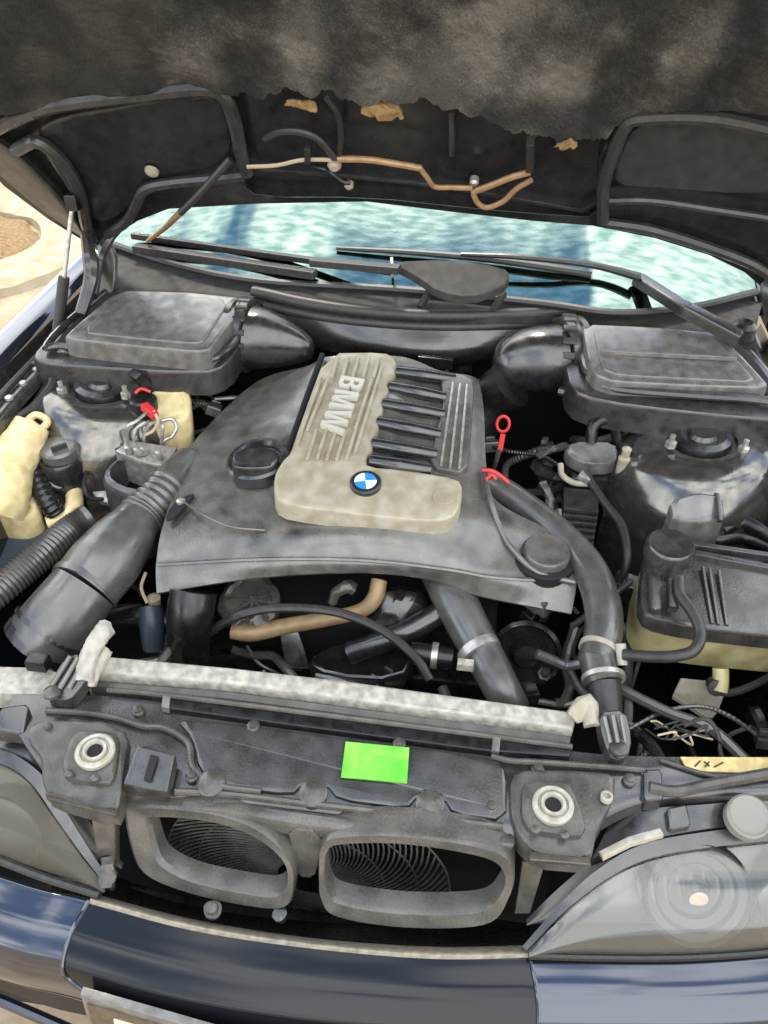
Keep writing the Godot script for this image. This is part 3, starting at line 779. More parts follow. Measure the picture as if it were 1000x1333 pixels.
	piece("painted_lid_gap", slab(Geo.new(), soften([Vector3(-0.6219, 0.974, -0.946), Vector3(-0.4803, 0.9737, -0.9659), Vector3(-0.329, 0.9708, -0.9618), Vector3(-0.3235, 0.9632, -0.8899), Vector3(-0.3417, 0.9473, -0.7509), Vector3(-0.367, 0.9457, -0.7343), Vector3(-0.5194, 0.9482, -0.7304), Vector3(-0.6517, 0.9511, -0.7325), Vector3(-0.6535, 0.9578, -0.7886)], 1, 0.15), Vector3(0, -0.01, 0), 0.003), M.void_, fl)  # near-black sheet painted in as the shaded gap under the lid
	piece("housing_lid", slab(Geo.new(), soften([Vector3(-0.5833, 0.9977, -0.8853), Vector3(-0.4561, 0.9973, -0.903), Vector3(-0.3235, 0.9947, -0.9005), Vector3(-0.3188, 0.9885, -0.8463), Vector3(-0.3385, 0.973, -0.7199), Vector3(-0.3609, 0.9717, -0.7066), Vector3(-0.5049, 0.9746, -0.7058), Vector3(-0.6228, 0.9776, -0.7096), Vector3(-0.6174, 0.9819, -0.744)], 1, 0.15), Vector3(0, -0.04, 0), 0.008), M.lid, fl)
	piece("lid_panel", slab(Geo.new(), soften([Vector3(-0.5629, 0.999, -0.8666), Vector3(-0.449, 0.9987, -0.8822), Vector3(-0.3455, 0.9964, -0.8783), Vector3(-0.3573, 0.9793, -0.7357), Vector3(-0.3713, 0.978, -0.7235), Vector3(-0.5028, 0.9806, -0.7226), Vector3(-0.594, 0.9829, -0.7259)], 1, 0.15), Vector3(0, -0.01, 0), 0.004), M.lid, fl)
	piece("clip", bar(Geo.new(), Vector3(-0.4766, 0.93, -0.6887), Vector3(-0.4677, 0.9, -0.6998), 0.03, 0.015), M.black, fl)
	var ax := (Vector3(-0.1679, 0.93, -0.8315) - Vector3(-0.3263, 0.93, -0.8534)).normalized()
	piece("collar", lathe(Geo.new(), Vector3(-0.3312, 0.925, -0.8697), ax, [[0.066, -0.02], [0.072, -0.014], [0.072, -0.004], [0.066, 0.0], [0.066, 0.008], [0.074, 0.012], [0.074, 0.026], [0.066, 0.030]], 32), M.plastic, fl)
	for i in 7:
		var w := -0.2 + i * 0.36
		piece("clip", box(Geo.new(), Vector3(-0.3159, 0.925, -0.8721) + Vector3(0, sin(w), cos(w)) * 0.074, Vector3(0.026, 0.006, 0.012), Basis(Vector3.RIGHT, -w + PI / 2)), M.rubber, fl)
	piece("air_duct", surf(Geo.new(), [ring_of(Vector3(-0.3002, 0.925, -0.8608), ax, 0.064, 0.064), ring_of(Vector3(-0.2711, 0.925, -0.8586), ax, 0.060, 0.056), ring_of(Vector3(-0.2234, 0.92, -0.8558), ax, 0.046, 0.038), ring_of(Vector3(-0.1851, 0.915, -0.8516), ax, 0.026, 0.02), ring_of(Vector3(-0.1729, 0.912, -0.8528), ax, 0.006, 0.005)], 32, 24, Vector3.ZERO, true), M.cover_dark, fl)
	var fr := part("filter_housing")
	piece("housing_tray", slab(Geo.new(), soften([Vector3(0.3338, 0.9657, -1.0122), Vector3(0.6508, 0.9617, -1.0136), Vector3(0.7361, 0.935, -0.7472), Vector3(0.7252, 0.9293, -0.695), Vector3(0.5348, 0.9325, -0.6937), Vector3(0.3747, 0.9363, -0.7024), Vector3(0.3236, 0.94, -0.7292), Vector3(0.3156, 0.9487, -0.8145)], 1), Vector3(0, -0.05, 0), 0.010), M.plastic, fr)
	piece("housing_rim", tube(Geo.new(), [Vector3(0.3436, 0.9703, -0.9674), Vector3(0.3497, 0.9563, -0.8056), Vector3(0.3647, 0.9515, -0.7578), Vector3(0.4016, 0.9478, -0.7276), Vector3(0.5368, 0.9457, -0.7277), Vector3(0.6507, 0.9442, -0.7317), Vector3(0.72, 0.9413, -0.7156)], 0.008, 8, 6), M.plastic, fr)
	piece("painted_lid_gap", slab(Geo.new(), soften([Vector3(0.342, 0.974, -0.9451), Vector3(0.4901, 0.9727, -0.9576), Vector3(0.6267, 0.9701, -0.9573), Vector3(0.6727, 0.9566, -0.8559), Vector3(0.6989, 0.9431, -0.7629), Vector3(0.5399, 0.9444, -0.7469), Vector3(0.3972, 0.9463, -0.738), Vector3(0.3593, 0.9495, -0.7547), Vector3(0.3497, 0.9566, -0.805)], 1, 0.15), Vector3(0, -0.01, 0), 0.003), M.void_, fr)  # same dark sheet, standing in for shade between lid and rim
	piece("housing_lid", slab(Geo.new(), soften([Vector3(0.3424, 0.9991, -0.8781), Vector3(0.4774, 0.9974, -0.89), Vector3(0.6034, 0.994, -0.8909), Vector3(0.6441, 0.9778, -0.8113), Vector3(0.675, 0.9637, -0.7478), Vector3(0.5328, 0.965, -0.7316), Vector3(0.3976, 0.9671, -0.7205), Vector3(0.3641, 0.971, -0.7336), Vector3(0.3526, 0.9778, -0.7653)], 1, 0.15), Vector3(0, -0.04, 0), 0.008), M.lid, fr)
	piece("lid_panel", slab(Geo.new(), soften([Vector3(0.3628, 0.9992, -0.8582), Vector3(0.4749, 0.9979, -0.869), Vector3(0.5882, 0.9945, -0.8682), Vector3(0.6262, 0.98, -0.7985), Vector3(0.6479, 0.9697, -0.7522), Vector3(0.5329, 0.9714, -0.7423), Vector3(0.4041, 0.9735, -0.7323), Vector3(0.3761, 0.9774, -0.7465)], 1, 0.15), Vector3(0, -0.01, 0), 0.004), M.lid, fr)
	piece("lid_ridge", bar(Geo.new(), Vector3(0.3735, 0.992, -0.7862), Vector3(0.6175, 0.992, -0.7978), 0.006, 0.006, Vector3.UP, 0.002), M.lid, fr)
	piece("housing_flange", tube(Geo.new(), [Vector3(0.3116, 0.9, -0.789), Vector3(0.4126, 0.9, -0.7589), Vector3(0.5486, 0.9, -0.7362), Vector3(0.7369, 0.9, -0.7335)], 0.010, 8, 5), M.plastic, fr)
	var ar := (Vector3(0.1798, 0.92, -0.8476) - Vector3(0.3379, 0.92, -0.9048)).normalized()
	piece("collar", lathe(Geo.new(), Vector3(0.3364, 0.925, -0.8884), ar, [[0.070, -0.02], [0.076, -0.014], [0.076, -0.004], [0.070, 0.0], [0.070, 0.008], [0.076, 0.012], [0.076, 0.026], [0.068, 0.030]], 32), M.plastic, fr)
	for i in 7:
		var w := 0.1 + i * 0.36
		piece("clip", box(Geo.new(), Vector3(0.3214, 0.925, -0.886) + Vector3(0, sin(w), cos(w)) * 0.077, Vector3(0.026, 0.006, 0.014), Basis(Vector3.RIGHT, -w + PI / 2)), M.rubber, fr)
	piece("air_duct", surf(Geo.new(), [ring_of(Vector3(0.3075, 0.925, -0.871), ar, 0.066, 0.066), ring_of(Vector3(0.2686, 0.925, -0.8584), ar, 0.065, 0.062), ring_of(Vector3(0.2275, 0.92, -0.8551), ar, 0.058, 0.054), ring_of(Vector3(0.1981, 0.918, -0.8416), ar, 0.042, 0.038), ring_of(Vector3(0.1867, 0.916, -0.831), ar, 0.018, 0.016), ring_of(Vector3(0.1838, 0.915, -0.8293), ar, 0.004, 0.003)], 32, 24, Vector3.ZERO, true), M.cover_dark, fr)
	piece("air_duct", tube(Geo.new(), [Vector3(0.22, 0.9, -0.7983), Vector3(0.1867, 0.86, -0.8034), Vector3(0.1625, 0.8, -0.7821)], [0.05, 0.045, 0.04], 16, 6), M.black, fr)

func ring_of(c: Vector3, ax: Vector3, ry: float, rz: float) -> Array:
	var s := ax.cross(Vector3.UP).normalized()
	var u := s.cross(ax)
	var a := []
	for k in 16:
		var w := TAU * k / 16
		a.append(c + u * cos(w) * ry + s * sin(w) * rz)
	return a

func engine() -> void:
	var e := part("engine_cover", "dusty grey engine cover with a beige panel")
	var rows := [
		[Vector3(-0.1694, 0.9, -0.8176), Vector3(-0.1329, 0.925, -0.8078), Vector3(0.0014, 0.93, -0.8195), Vector3(0.0822, 0.925, -0.7856), Vector3(0.1351, 0.915, -0.7941), Vector3(0.1593, 0.9, -0.8068)],
		[Vector3(-0.2874, 0.86, -0.7902), Vector3(-0.1651, 0.89, -0.7205), Vector3(-0.0087, 0.92, -0.6707), Vector3(0.076, 0.915, -0.6651), Vector3(0.1396, 0.905, -0.6782), Vector3(0.173, 0.89, -0.7082)],
		[Vector3(-0.364, 0.83, -0.5753), Vector3(-0.1694, 0.87, -0.5825), Vector3(-0.0207, 0.89, -0.5625), Vector3(0.0871, 0.89, -0.5551), Vector3(0.1465, 0.88, -0.5437), Vector3(0.1868, 0.86, -0.5623)],
		[Vector3(-0.3538, 0.815, -0.4785), Vector3(-0.1775, 0.845, -0.4647), Vector3(-0.0164, 0.86, -0.4474), Vector3(0.0987, 0.862, -0.4412), Vector3(0.1564, 0.855, -0.4486), Vector3(0.2117, 0.84, -0.4974)],
		[Vector3(-0.3464, 0.8, -0.387), Vector3(-0.1727, 0.825, -0.3863), Vector3(-0.0063, 0.838, -0.3814), Vector3(0.1292, 0.832, -0.3933), Vector3(0.2227, 0.812, -0.4174), Vector3(0.329, 0.8, -0.4653)],
		[Vector3(-0.3382, 0.785, -0.3346), Vector3(-0.1651, 0.807, -0.3502), Vector3(-0.0032, 0.815, -0.3612), Vector3(0.1388, 0.81, -0.3636), Vector3(0.2217, 0.795, -0.3742), Vector3(0.3438, 0.785, -0.4033)],
		[Vector3(-0.3355, 0.772, -0.3173), Vector3(-0.1624, 0.795, -0.336), Vector3(-0.0017, 0.803, -0.3507), Vector3(0.1339, 0.797, -0.3571), Vector3(0.2144, 0.785, -0.3603), Vector3(0.3447, 0.772, -0.3807)],
		[Vector3(-0.3298, 0.748, -0.2942), Vector3(-0.1689, 0.772, -0.3289), Vector3(-0.002, 0.785, -0.3522), Vector3(0.1098, 0.775, -0.363), Vector3(0.1938, 0.755, -0.3566), Vector3(0.3404, 0.743, -0.3496)]]
	var shroud := surf(Geo.new(), rows, 120, 110, Vector3(0, -0.006, -0.004))
	var sm := FastNoiseLite.new()
	sm.seed = 19; sm.frequency = 5.0; sm.fractal_octaves = 5
	for p in shroud.v:
		# oily smears and wiped patches in the dust
		var k := 1.0 - 0.55 * smoothstep(0.08, 0.45, sm.get_noise_3d(p.x, p.y * 2.0, p.z * 1.6)) + 0.5 * smoothstep(0.05, 0.4, sm.get_noise_3d(p.x * 2.0 + 9.0, p.y, p.z * 2.0))
		k *= 1.0 + 0.22 * sm.get_noise_3d(p.x * 12.0, p.y * 12.0, p.z * 12.0)
		shroud.c.append(Color(k, k, k * 0.98))
	piece("shroud", shroud, M.cover_dust, e, "", 30.0)
	# shallow raised seams that cross the shroud
	piece("seam", tube(Geo.new(), [Vector3(-0.3363, 0.822, -0.4539), Vector3(-0.2779, 0.835, -0.4029), Vector3(-0.2225, 0.831, -0.3815), Vector3(-0.1647, 0.83, -0.3814)], 0.0022, 6, 6), M.cover, e)
	piece("seam", tube(Geo.new(), [Vector3(0.181, 0.872, -0.5489), Vector3(0.1952, 0.855, -0.4858), Vector3(0.2168, 0.828, -0.4407), Vector3(0.239, 0.812, -0.4121), Vector3(0.2803, 0.796, -0.3817), Vector3(0.3407, 0.783, -0.381)], 0.005, 8, 6), M.cover, e)
	piece("seam", tube(Geo.new(), [Vector3(-0.3341, 0.782, -0.3252), Vector3(-0.1625, 0.804, -0.3389), Vector3(-0.0018, 0.812, -0.3517), Vector3(0.1359, 0.806, -0.3566), Vector3(0.2173, 0.793, -0.3629), Vector3(0.3438, 0.78, -0.3866)], 0.0035, 6, 6), M.cover, e)
	piece("bolt", lathe(Geo.new(), Vector3(-0.3273, 0.82, -0.4426), Vector3.UP, [[0.008, 0], [0.008, 0.006], [0.004, 0.008]], 10), M.silver, e)
	piece("shroud_slot", slab(Geo.new(), soften([Vector3(-0.342, 0.816, -0.3966), Vector3(-0.3434, 0.82, -0.4336), Vector3(-0.3268, 0.824, -0.4593), Vector3(-0.3065, 0.828, -0.4659), Vector3(-0.3166, 0.824, -0.4281), Vector3(-0.3284, 0.818, -0.4045)], 1), Vector3(0, -0.003, 0), 0.001), M.void_, e)
	# beige panel
	var acc := [Vector3(-0.1364, 0.948, -0.7819), Vector3(-0.0266, 0.9484, -0.8018), Vector3(-0.0026, 0.9459, -0.7884), Vector3(0.0046, 0.9423, -0.7655), Vector3(0.0035, 0.9366, -0.7282), Vector3(-0.0082, 0.9337, -0.7084), Vector3(0.0002, 0.9302, -0.6877), Vector3(-0.0096, 0.9252, -0.6562), Vector3(-0.0041, 0.9216, -0.6363), Vector3(-0.0113, 0.917, -0.609), Vector3(-0.0056, 0.9131, -0.5882), Vector3(-0.0145, 0.9074, -0.5564), Vector3(-0.0093, 0.9038, -0.5387), Vector3(-0.0164, 0.8995, -0.5159), Vector3(-0.0133, 0.8952, -0.4952), Vector3(0.0535, 0.8938, -0.4984), Vector3(0.1413, 0.8895, -0.4912), Vector3(0.1491, 0.8853, -0.4724), Vector3(0.1473, 0.876, -0.4303), Vector3(0.1355, 0.8714, -0.4084), Vector3(0.1023, 0.8699, -0.3973), Vector3(-0.0082, 0.8731, -0.3946), Vector3(-0.1267, 0.8774, -0.3954), Vector3(-0.152, 0.881, -0.4075), Vector3(-0.1632, 0.891, -0.4519), Vector3(-0.1573, 0.8974, -0.4838), Vector3(-0.1464, 0.9017, -0.5068), Vector3(-0.1456, 0.9131, -0.5667)]
	piece("accent_panel", slab(Geo.new(), soften(acc, 1, 0.22), Vector3(0, -0.028, 0), 0.007), M.accent, e, "beige panel with raised lettering and a round badge")
	piece("panel_gap", tube(Geo.new(), [Vector3(-0.1468, 0.9303, -0.8018), Vector3(-0.1527, 0.91, -0.6934), Vector3(-0.1569, 0.8906, -0.6006), Vector3(-0.161, 0.8771, -0.5412)], 0.006, 8, 5), M.void_, e)
	for i in 5:
		var f := i / 4.0
		var a := Vector3(-0.1081, 0.9505, -0.7567).lerp(Vector3(-0.031, 0.9505, -0.7689), f)
		var b := Vector3(-0.1089, 0.9415, -0.6959).lerp(Vector3(-0.0338, 0.9415, -0.7077), f)
		piece("rib", tube(Geo.new(), [a, b], 0.0032, 8, 1), M.accent, e)
		var c := Vector3(-0.1115, 0.9145, -0.5597).lerp(Vector3(-0.0447, 0.9145, -0.57), f)
		var d := Vector3(-0.1135, 0.902, -0.4883).lerp(Vector3(-0.0488, 0.902, -0.4981), f)
		piece("rib", tube(Geo.new(), [c, d], 0.0032, 8, 1), M.accent, e)
	piece("rib", tube(Geo.new(), [Vector3(-0.1148, 0.9405, -0.6968), Vector3(-0.1272, 0.9145, -0.5573)], 0.0032, 8, 1), M.accent, e)
	piece("rib", tube(Geo.new(), [Vector3(-0.1287, 0.9405, -0.6946), Vector3(-0.1382, 0.907, -0.5189)], 0.0032, 8, 1), M.accent, e)
	piece("rib", tube(Geo.new(), [Vector3(-0.036, 0.9405, -0.7034), Vector3(-0.046, 0.9145, -0.5698)], 0.0032, 8, 1), M.accent, e)
	piece("rib", tube(Geo.new(), [Vector3(-0.0231, 0.945, -0.744), Vector3(-0.0373, 0.904, -0.5153)], 0.0032, 8, 1), M.accent, e)
	var fb := SystemFont.new()
	fb.font_names = PackedStringArray(["Droid Sans"])
	fb.font_weight = 700
	var tm := TextMesh.new()
	tm.text = "BMW"
	tm.font = fb
	tm.font_size = 64
	tm.pixel_size = 0.00096
	tm.depth = 0.010
	tm.curve_step = 1.0
	var t := MeshInstance3D.new()
	t.name = "lettering"
	tm.material = mat(Color(0.56, 0.53, 0.45), 0.4, null, 1.0, 0.2)
	t.mesh = tm
	var ta := Vector3(-0.0711, 0.9395, -0.6911)
	var tb := Vector3(-0.0847, 0.918, -0.5682)
	var tx := (tb - ta).normalized()
	var tz := Vector3(0.0, 1, 0.2).slide(tx).normalized()
	t.transform = Transform3D(Basis(tx, tz.cross(tx), tz), (ta + tb) / 2)
	e.add_child(t, true)
	# round badge
	var bc := Vector3(-0.0097, 0.889, -0.454)
	var bn := Vector3(0, 1, 0.18).normalized()
	var ring := lathe(Geo.new(), bc, bn, [[0.026, -0.01], [0.026, 0.003], [0.024, 0.005], [0.0185, 0.005], [0.018, 0.003]], 40)
	var blue := Geo.new()
	var wht := Geo.new()
	var ex := Vector3.RIGHT
	var ez := bn.cross(ex).normalized()
	for q in 4:
		var gq: Geo = blue if q % 2 == 0 else wht
		var c := gq.p(bc + bn * 0.0065)
		var ids := []
		for k in 9:
			var w := 0.25 + PI / 2 * (q + k / 8.0)
			ids.append(gq.p(bc + bn * 0.0055 + (ex * cos(w) + ez * sin(w)) * 0.0183))
		for k in 8:
			gq.tri(c, ids[k], ids[k + 1])
	piece_of("badge", [[ring, M.badge_ring], [blue, M.badge_blue], [wht, M.badge_white]], e, "round badge with blue and white quarters in a black ring")
	piece("disc_mark", lathe(Geo.new(), Vector3(0.1197, 0.8825, -0.4464), bn, [[0.018, -0.004], [0.018, 0.0005], [0.015, 0.0015], [0.0, 0.0015]], 28), M.accent, e)
	# dark runners beside the panel
	for q in [[Vector3(0.0063, 0.9326, -0.7537), Vector3(0.061, 0.9366, -0.7401), Vector3(0.1138, 0.9286, -0.7482)], [Vector3(0.0006, 0.9254, -0.7074), Vector3(0.0521, 0.9294, -0.6888), Vector3(0.1014, 0.9214, -0.6908)], [Vector3(-0.0071, 0.9175, -0.6588), Vector3(0.0489, 0.9215, -0.6421), Vector3(0.1026, 0.9135, -0.6452)], [Vector3(-0.0099, 0.9089, -0.6094), Vector3(0.0465, 0.9129, -0.5915), Vector3(0.1004, 0.9049, -0.5925)], [Vector3(-0.0104, 0.8988, -0.5556), Vector3(0.0451, 0.9028, -0.5414), Vector3(0.0983, 0.8948, -0.545)], [Vector3(-0.0086, 0.8909, -0.5159), Vector3(0.0425, 0.8949, -0.5042), Vector3(0.0913, 0.8869, -0.5095)]]:
		piece("runner", tube(Geo.new(), q, [0.012, 0.0125, 0.011], 14, 5), M.cover_dark, e)
	piece("stripe_block", slab(Geo.new(), soften([Vector3(0.0836, 0.9392, -0.7597), Vector3(0.1356, 0.9372, -0.7566), Vector3(0.151, 0.9338, -0.739), Vector3(0.154, 0.9091, -0.609), Vector3(0.1531, 0.8875, -0.509), Vector3(0.0879, 0.8914, -0.5161), Vector3(0.0929, 0.9091, -0.5996), Vector3(0.0993, 0.9245, -0.6797)], 1, 0.2), Vector3(0, -0.02, 0), 0.005), M.cover, e)
	for q in [[Vector3(0.1121, 0.934, -0.7267), Vector3(0.1084, 0.891, -0.5198)], [Vector3(0.1249, 0.934, -0.7258), Vector3(0.1242, 0.891, -0.5154)], [Vector3(0.1378, 0.934, -0.7221), Vector3(0.1398, 0.891, -0.5133)]]:
		piece("bright_stripe", tube(Geo.new(), q, 0.0024, 8, 1), M.silver, e)
	# oil filler cap and the round cap on the lobe
	piece("cap_dish", lathe(Geo.new(), Vector3(-0.2081, 0.872, -0.5201), Vector3(-0.12, 1, 0.1), [[0.056, -0.02], [0.056, 0.0], [0.052, 0.004], [0.046, 0.004], [0.042, -0.004], [0.0, -0.005]], 40), M.cover_dark, e)
	piece("oil_filler_cap", slab(Geo.new(), soften([Vector3(-0.2427, 0.901, -0.5072), Vector3(-0.1801, 0.902, -0.52), Vector3(-0.1665, 0.899, -0.5124), Vector3(-0.1645, 0.892, -0.4906), Vector3(-0.1772, 0.888, -0.4762), Vector3(-0.2305, 0.888, -0.4681), Vector3(-0.2428, 0.891, -0.4755)], 1), Vector3(0, -0.03, 0), 0.007), M.cover_dark, e, "black oil filler cap with a raised grip")
	piece("cap_well", lathe(Geo.new(), Vector3(0.2908, 0.795, -0.4202), Vector3(0.05, 1, 0.1), [[0.052, -0.02], [0.052, 0.004], [0.047, 0.006], [0.0, 0.006]], 36), M.void_, e)
	piece("round_cap", lathe(Geo.new(), Vector3(0.2932, 0.796, -0.4213), Vector3(0.05, 1, 0.1), [[0.039, 0.004], [0.039, 0.014], [0.036, 0.018], [0.029, 0.016], [0.0, 0.017]], 36), M.cover, e)
	# what shows of the engine below the cover
	var k := part("engine_block")
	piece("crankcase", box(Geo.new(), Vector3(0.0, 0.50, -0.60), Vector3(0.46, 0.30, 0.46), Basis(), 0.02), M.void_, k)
	piece("timing_case", box(Geo.new(), Vector3(-0.02, 0.50, -0.34), Vector3(0.50, 0.16, 0.04), Basis(), 0.012), M.black, k)
	piece("oil_filter_housing", rough(lathe(Geo.new(), Vector3(-0.1912, 0.66, -0.3534), Vector3(0, 1, 0.25), [[0.030, 0], [0.050, 0.02], [0.052, 0.045], [0.040, 0.055], [0.036, 0.050], [0.0, 0.055]], 28), 0.006, 40.0), M.steel, k)
	for i in 8:
		var w := i * TAU / 8
		var oc := Vector3(-0.1819, 0.715, -0.3359)
		piece("housing_rib", bar(Geo.new(), oc + Vector3(cos(w), 0, sin(w)) * 0.008, oc + Vector3(cos(w), -0.1, sin(w)) * 0.045, 0.006, 0.01), M.steel, k)
	piece("coolant_pipe", tube(Geo.new(), [Vector3(-0.2099, 0.68, -0.2908), Vector3(-0.1737, 0.68, -0.2926), Vector3(-0.1243, 0.68, -0.3158), Vector3(-0.0589, 0.685, -0.3367), Vector3(-0.002, 0.7, -0.35), Vector3(0.0193, 0.72, -0.3639), Vector3(0.0238, 0.74, -0.3866)], [0.013, 0.0145, 0.014, 0.013, 0.013, 0.014, 0.014], 12, 6), M.tan_pipe, k, "tan pipe curving up under the engine cover")
	piece("breather_hose", tube(Geo.new(), [Vector3(-0.263, 0.66, -0.2845), Vector3(-0.2054, 0.72, -0.2804), Vector3(-0.1492, 0.74, -0.2914), Vector3(-0.0811, 0.745, -0.2981), Vector3(-0.0187, 0.74, -0.2983), Vector3(0.0449, 0.72, -0.2894), Vector3(0.0981, 0.7, -0.2609), Vector3(0.1258, 0.68, -0.2346)], 0.0075, 8, 6), M.rubber, k)
	piece("inlet_hose", tube(Geo.new(), [Vector3(-0.2709, 0.75, -0.3044), Vector3(-0.2726, 0.72, -0.2812), Vector3(-0.2802, 0.67, -0.276), Vector3(-0.2824, 0.6, -0.2702)], [0.038, 0.038, 0.036, 0.034], 18, 6), M.black, k)
	piece("drive_belt", slab(Geo.new(), [Vector3(-0.144, 0.66, -0.3379), Vector3(-0.1149, 0.66, -0.3459), Vector3(-0.0824, 0.6, -0.2992), Vector3(-0.1241, 0.6, -0.2932)], Vector3(0, -0.01, -0.004), 0.002), M.cover_dark, k)
	piece("bracket", slab(Geo.new(), soften([Vector3(-0.0908, 0.63, -0.2885), Vector3(-0.0354, 0.66, -0.3124), Vector3(0.066, 0.66, -0.3325), Vector3(0.1, 0.64, -0.3245), Vector3(0.0718, 0.6, -0.2958), Vector3(-0.0455, 0.6, -0.2873)], 1), Vector3(0, -0.03, 0), 0.006), M.cover_dark, k)
	piece("valve", rough(tube(Geo.new(), [Vector3(-0.0516, 0.71, -0.3509), Vector3(-0.0422, 0.73, -0.3593), Vector3(-0.0279, 0.735, -0.3673), Vector3(-0.0149, 0.73, -0.367)], [0.008, 0.01, 0.012, 0.010], 10, 5), 0.003, 50), M.steel, k)
	piece("alternator", rough(lathe(Geo.new(), Vector3(0.0591, 0.66, -0.39), Vector3(0.3, 0.4, 1), [[0.02, -0.02], [0.055, 0.0], [0.058, 0.03], [0.045, 0.045], [0.02, 0.05], [0, 0.05]], 28), 0.008, 30), M.cover_dark, k)
	piece("coolant_hose", tube(Geo.new(), [Vector3(-0.0153, 0.64, -0.3077), Vector3(0.029, 0.66, -0.3165), Vector3(0.0783, 0.68, -0.3329), Vector3(0.1264, 0.7, -0.3597)], 0.02, 12, 6), M.cover_dark, k)
	piece("hose_connector", tube(Geo.new(), [Vector3(0.0898, 0.68, -0.2862), Vector3(0.1275, 0.68, -0.285), Vector3(0.1587, 0.68, -0.2829)], [0.018, 0.020, 0.018], 14, 3), M.black, k)
	piece("hose_clamp", tube(Geo.new(), [Vector3(0.1236, 0.68, -0.2861), Vector3(0.1336, 0.68, -0.2859)], 0.022, 16, 1), M.silver, k)
	piece("pulley", lathe(Geo.new(), Vector3(0.2846, 0.6, -0.388), Vector3(-0.05, 0.5, 1), [[0.02, 0.0], [0.06, 0.0], [0.062, 0.008], [0.055, 0.012], [0.05, 0.004], [0.03, 0.002], [0.02, 0.02], [0.0, 0.022]], 40), M.cover_dark, k)
	var ph := part("charge_hose")
	piece("hose", tube(Geo.new(), [Vector3(0.1258, 0.74, -0.421), Vector3(0.1522, 0.73, -0.3693), Vector3(0.1815, 0.715, -0.3176), Vector3(0.2118, 0.7, -0.2693), Vector3(0.2393, 0.69, -0.2193), Vector3(0.2542, 0.66, -0.2159)], [0.036, 0.036, 0.034, 0.031, 0.029, 0.029], 20, 6), M.hose, ph, "thick grey hose running down to the radiator")
	piece("hose_clamp", tube(Geo.new(), [Vector3(0.1946, 0.708, -0.2873), Vector3(0.2027, 0.705, -0.2748)], 0.0355, 24, 2), M.silver, ph)
	piece("clamp_screw", box(Geo.new(), Vector3(0.1779, 0.735, -0.225), Vector3(0.025, 0.014, 0.014)), M.alloy, ph)
	var uh := part("radiator_hose", "long grey radiator hose curving past the engine cover")
	piece("hose", tube(Geo.new(), [Vector3(0.1733, 0.82, -0.5789), Vector3(0.2122, 0.815, -0.5685), Vector3(0.2673, 0.805, -0.5295), Vector3(0.3262, 0.795, -0.4729), Vector3(0.3653, 0.79, -0.4065), Vector3(0.3811, 0.785, -0.337), Vector3(0.3818, 0.775, -0.2887), Vector3(0.3742, 0.765, -0.2526), Vector3(0.3694, 0.76, -0.235)], [0.026, 0.026, 0.026, 0.027, 0.028, 0.029, 0.029, 0.028, 0.028], 20, 6), M.hose, uh)
	piece("hose_clamp", tube(Geo.new(), [Vector3(0.3757, 0.766, -0.2597), Vector3(0.3732, 0.764, -0.2518)], 0.0305, 24, 2), M.pale, uh)
	piece("hose_union", tube(Geo.new(), [Vector3(0.3719, 0.762, -0.2442), Vector3(0.3748, 0.757, -0.2233), Vector3(0.3802, 0.75, -0.2036)], [0.028, 0.027, 0.028], 20, 4), M.steel, uh)
	piece("hose_clamp", tube(Geo.new(), [Vector3(0.3792, 0.754, -0.2147), Vector3(0.3802, 0.752, -0.2077)], 0.032, 24, 2), M.silver, uh)
	piece("hose_tail", tube(Geo.new(), [Vector3(0.3804, 0.75, -0.2066), Vector3(0.3856, 0.735, -0.1811), Vector3(0.3916, 0.72, -0.1522)], [0.025, 0.022, 0.018], 16, 4), M.rubber, uh)

func tower(c: Vector3, s: float, mats: Array, w_ := 1.0) -> Node3D:
	var t := part("strut_tower")
	piece("turret", lathe(Geo.new(), c, Vector3(-s * 0.08, 1, 0.03), [[0.175 * w_, -0.30], [0.160 * w_, -0.16], [0.142 * w_, -0.07], [0.118 * w_, -0.025], [0.098 * w_, -0.006], [0.080, 0.0], [0.060, -0.003], [0.058, -0.010], [0.0, -0.012]], 48), mats[0], t)
	piece("top_mount", lathe(Geo.new(), c, Vector3(-s * 0.08, 1, 0.03), [[0.052, -0.012], [0.050, 0.004], [0.040, 0.010], [0.026, 0.006], [0.022, 0.014], [0.0, 0.016]], 32), M.cover_dark, t)
	for i in 3:
		var w := 0.5 + i * TAU / 3
		piece("stud_nut", lathe(Geo.new(), c + Vector3(cos(w) * 0.072, 0, sin(w) * 0.072), Vector3.UP, [[0.010, 0], [0.010, 0.010], [0.005, 0.012], [0.005, 0.024], [0.0, 0.025]], 6), M.silver, t)
	return t

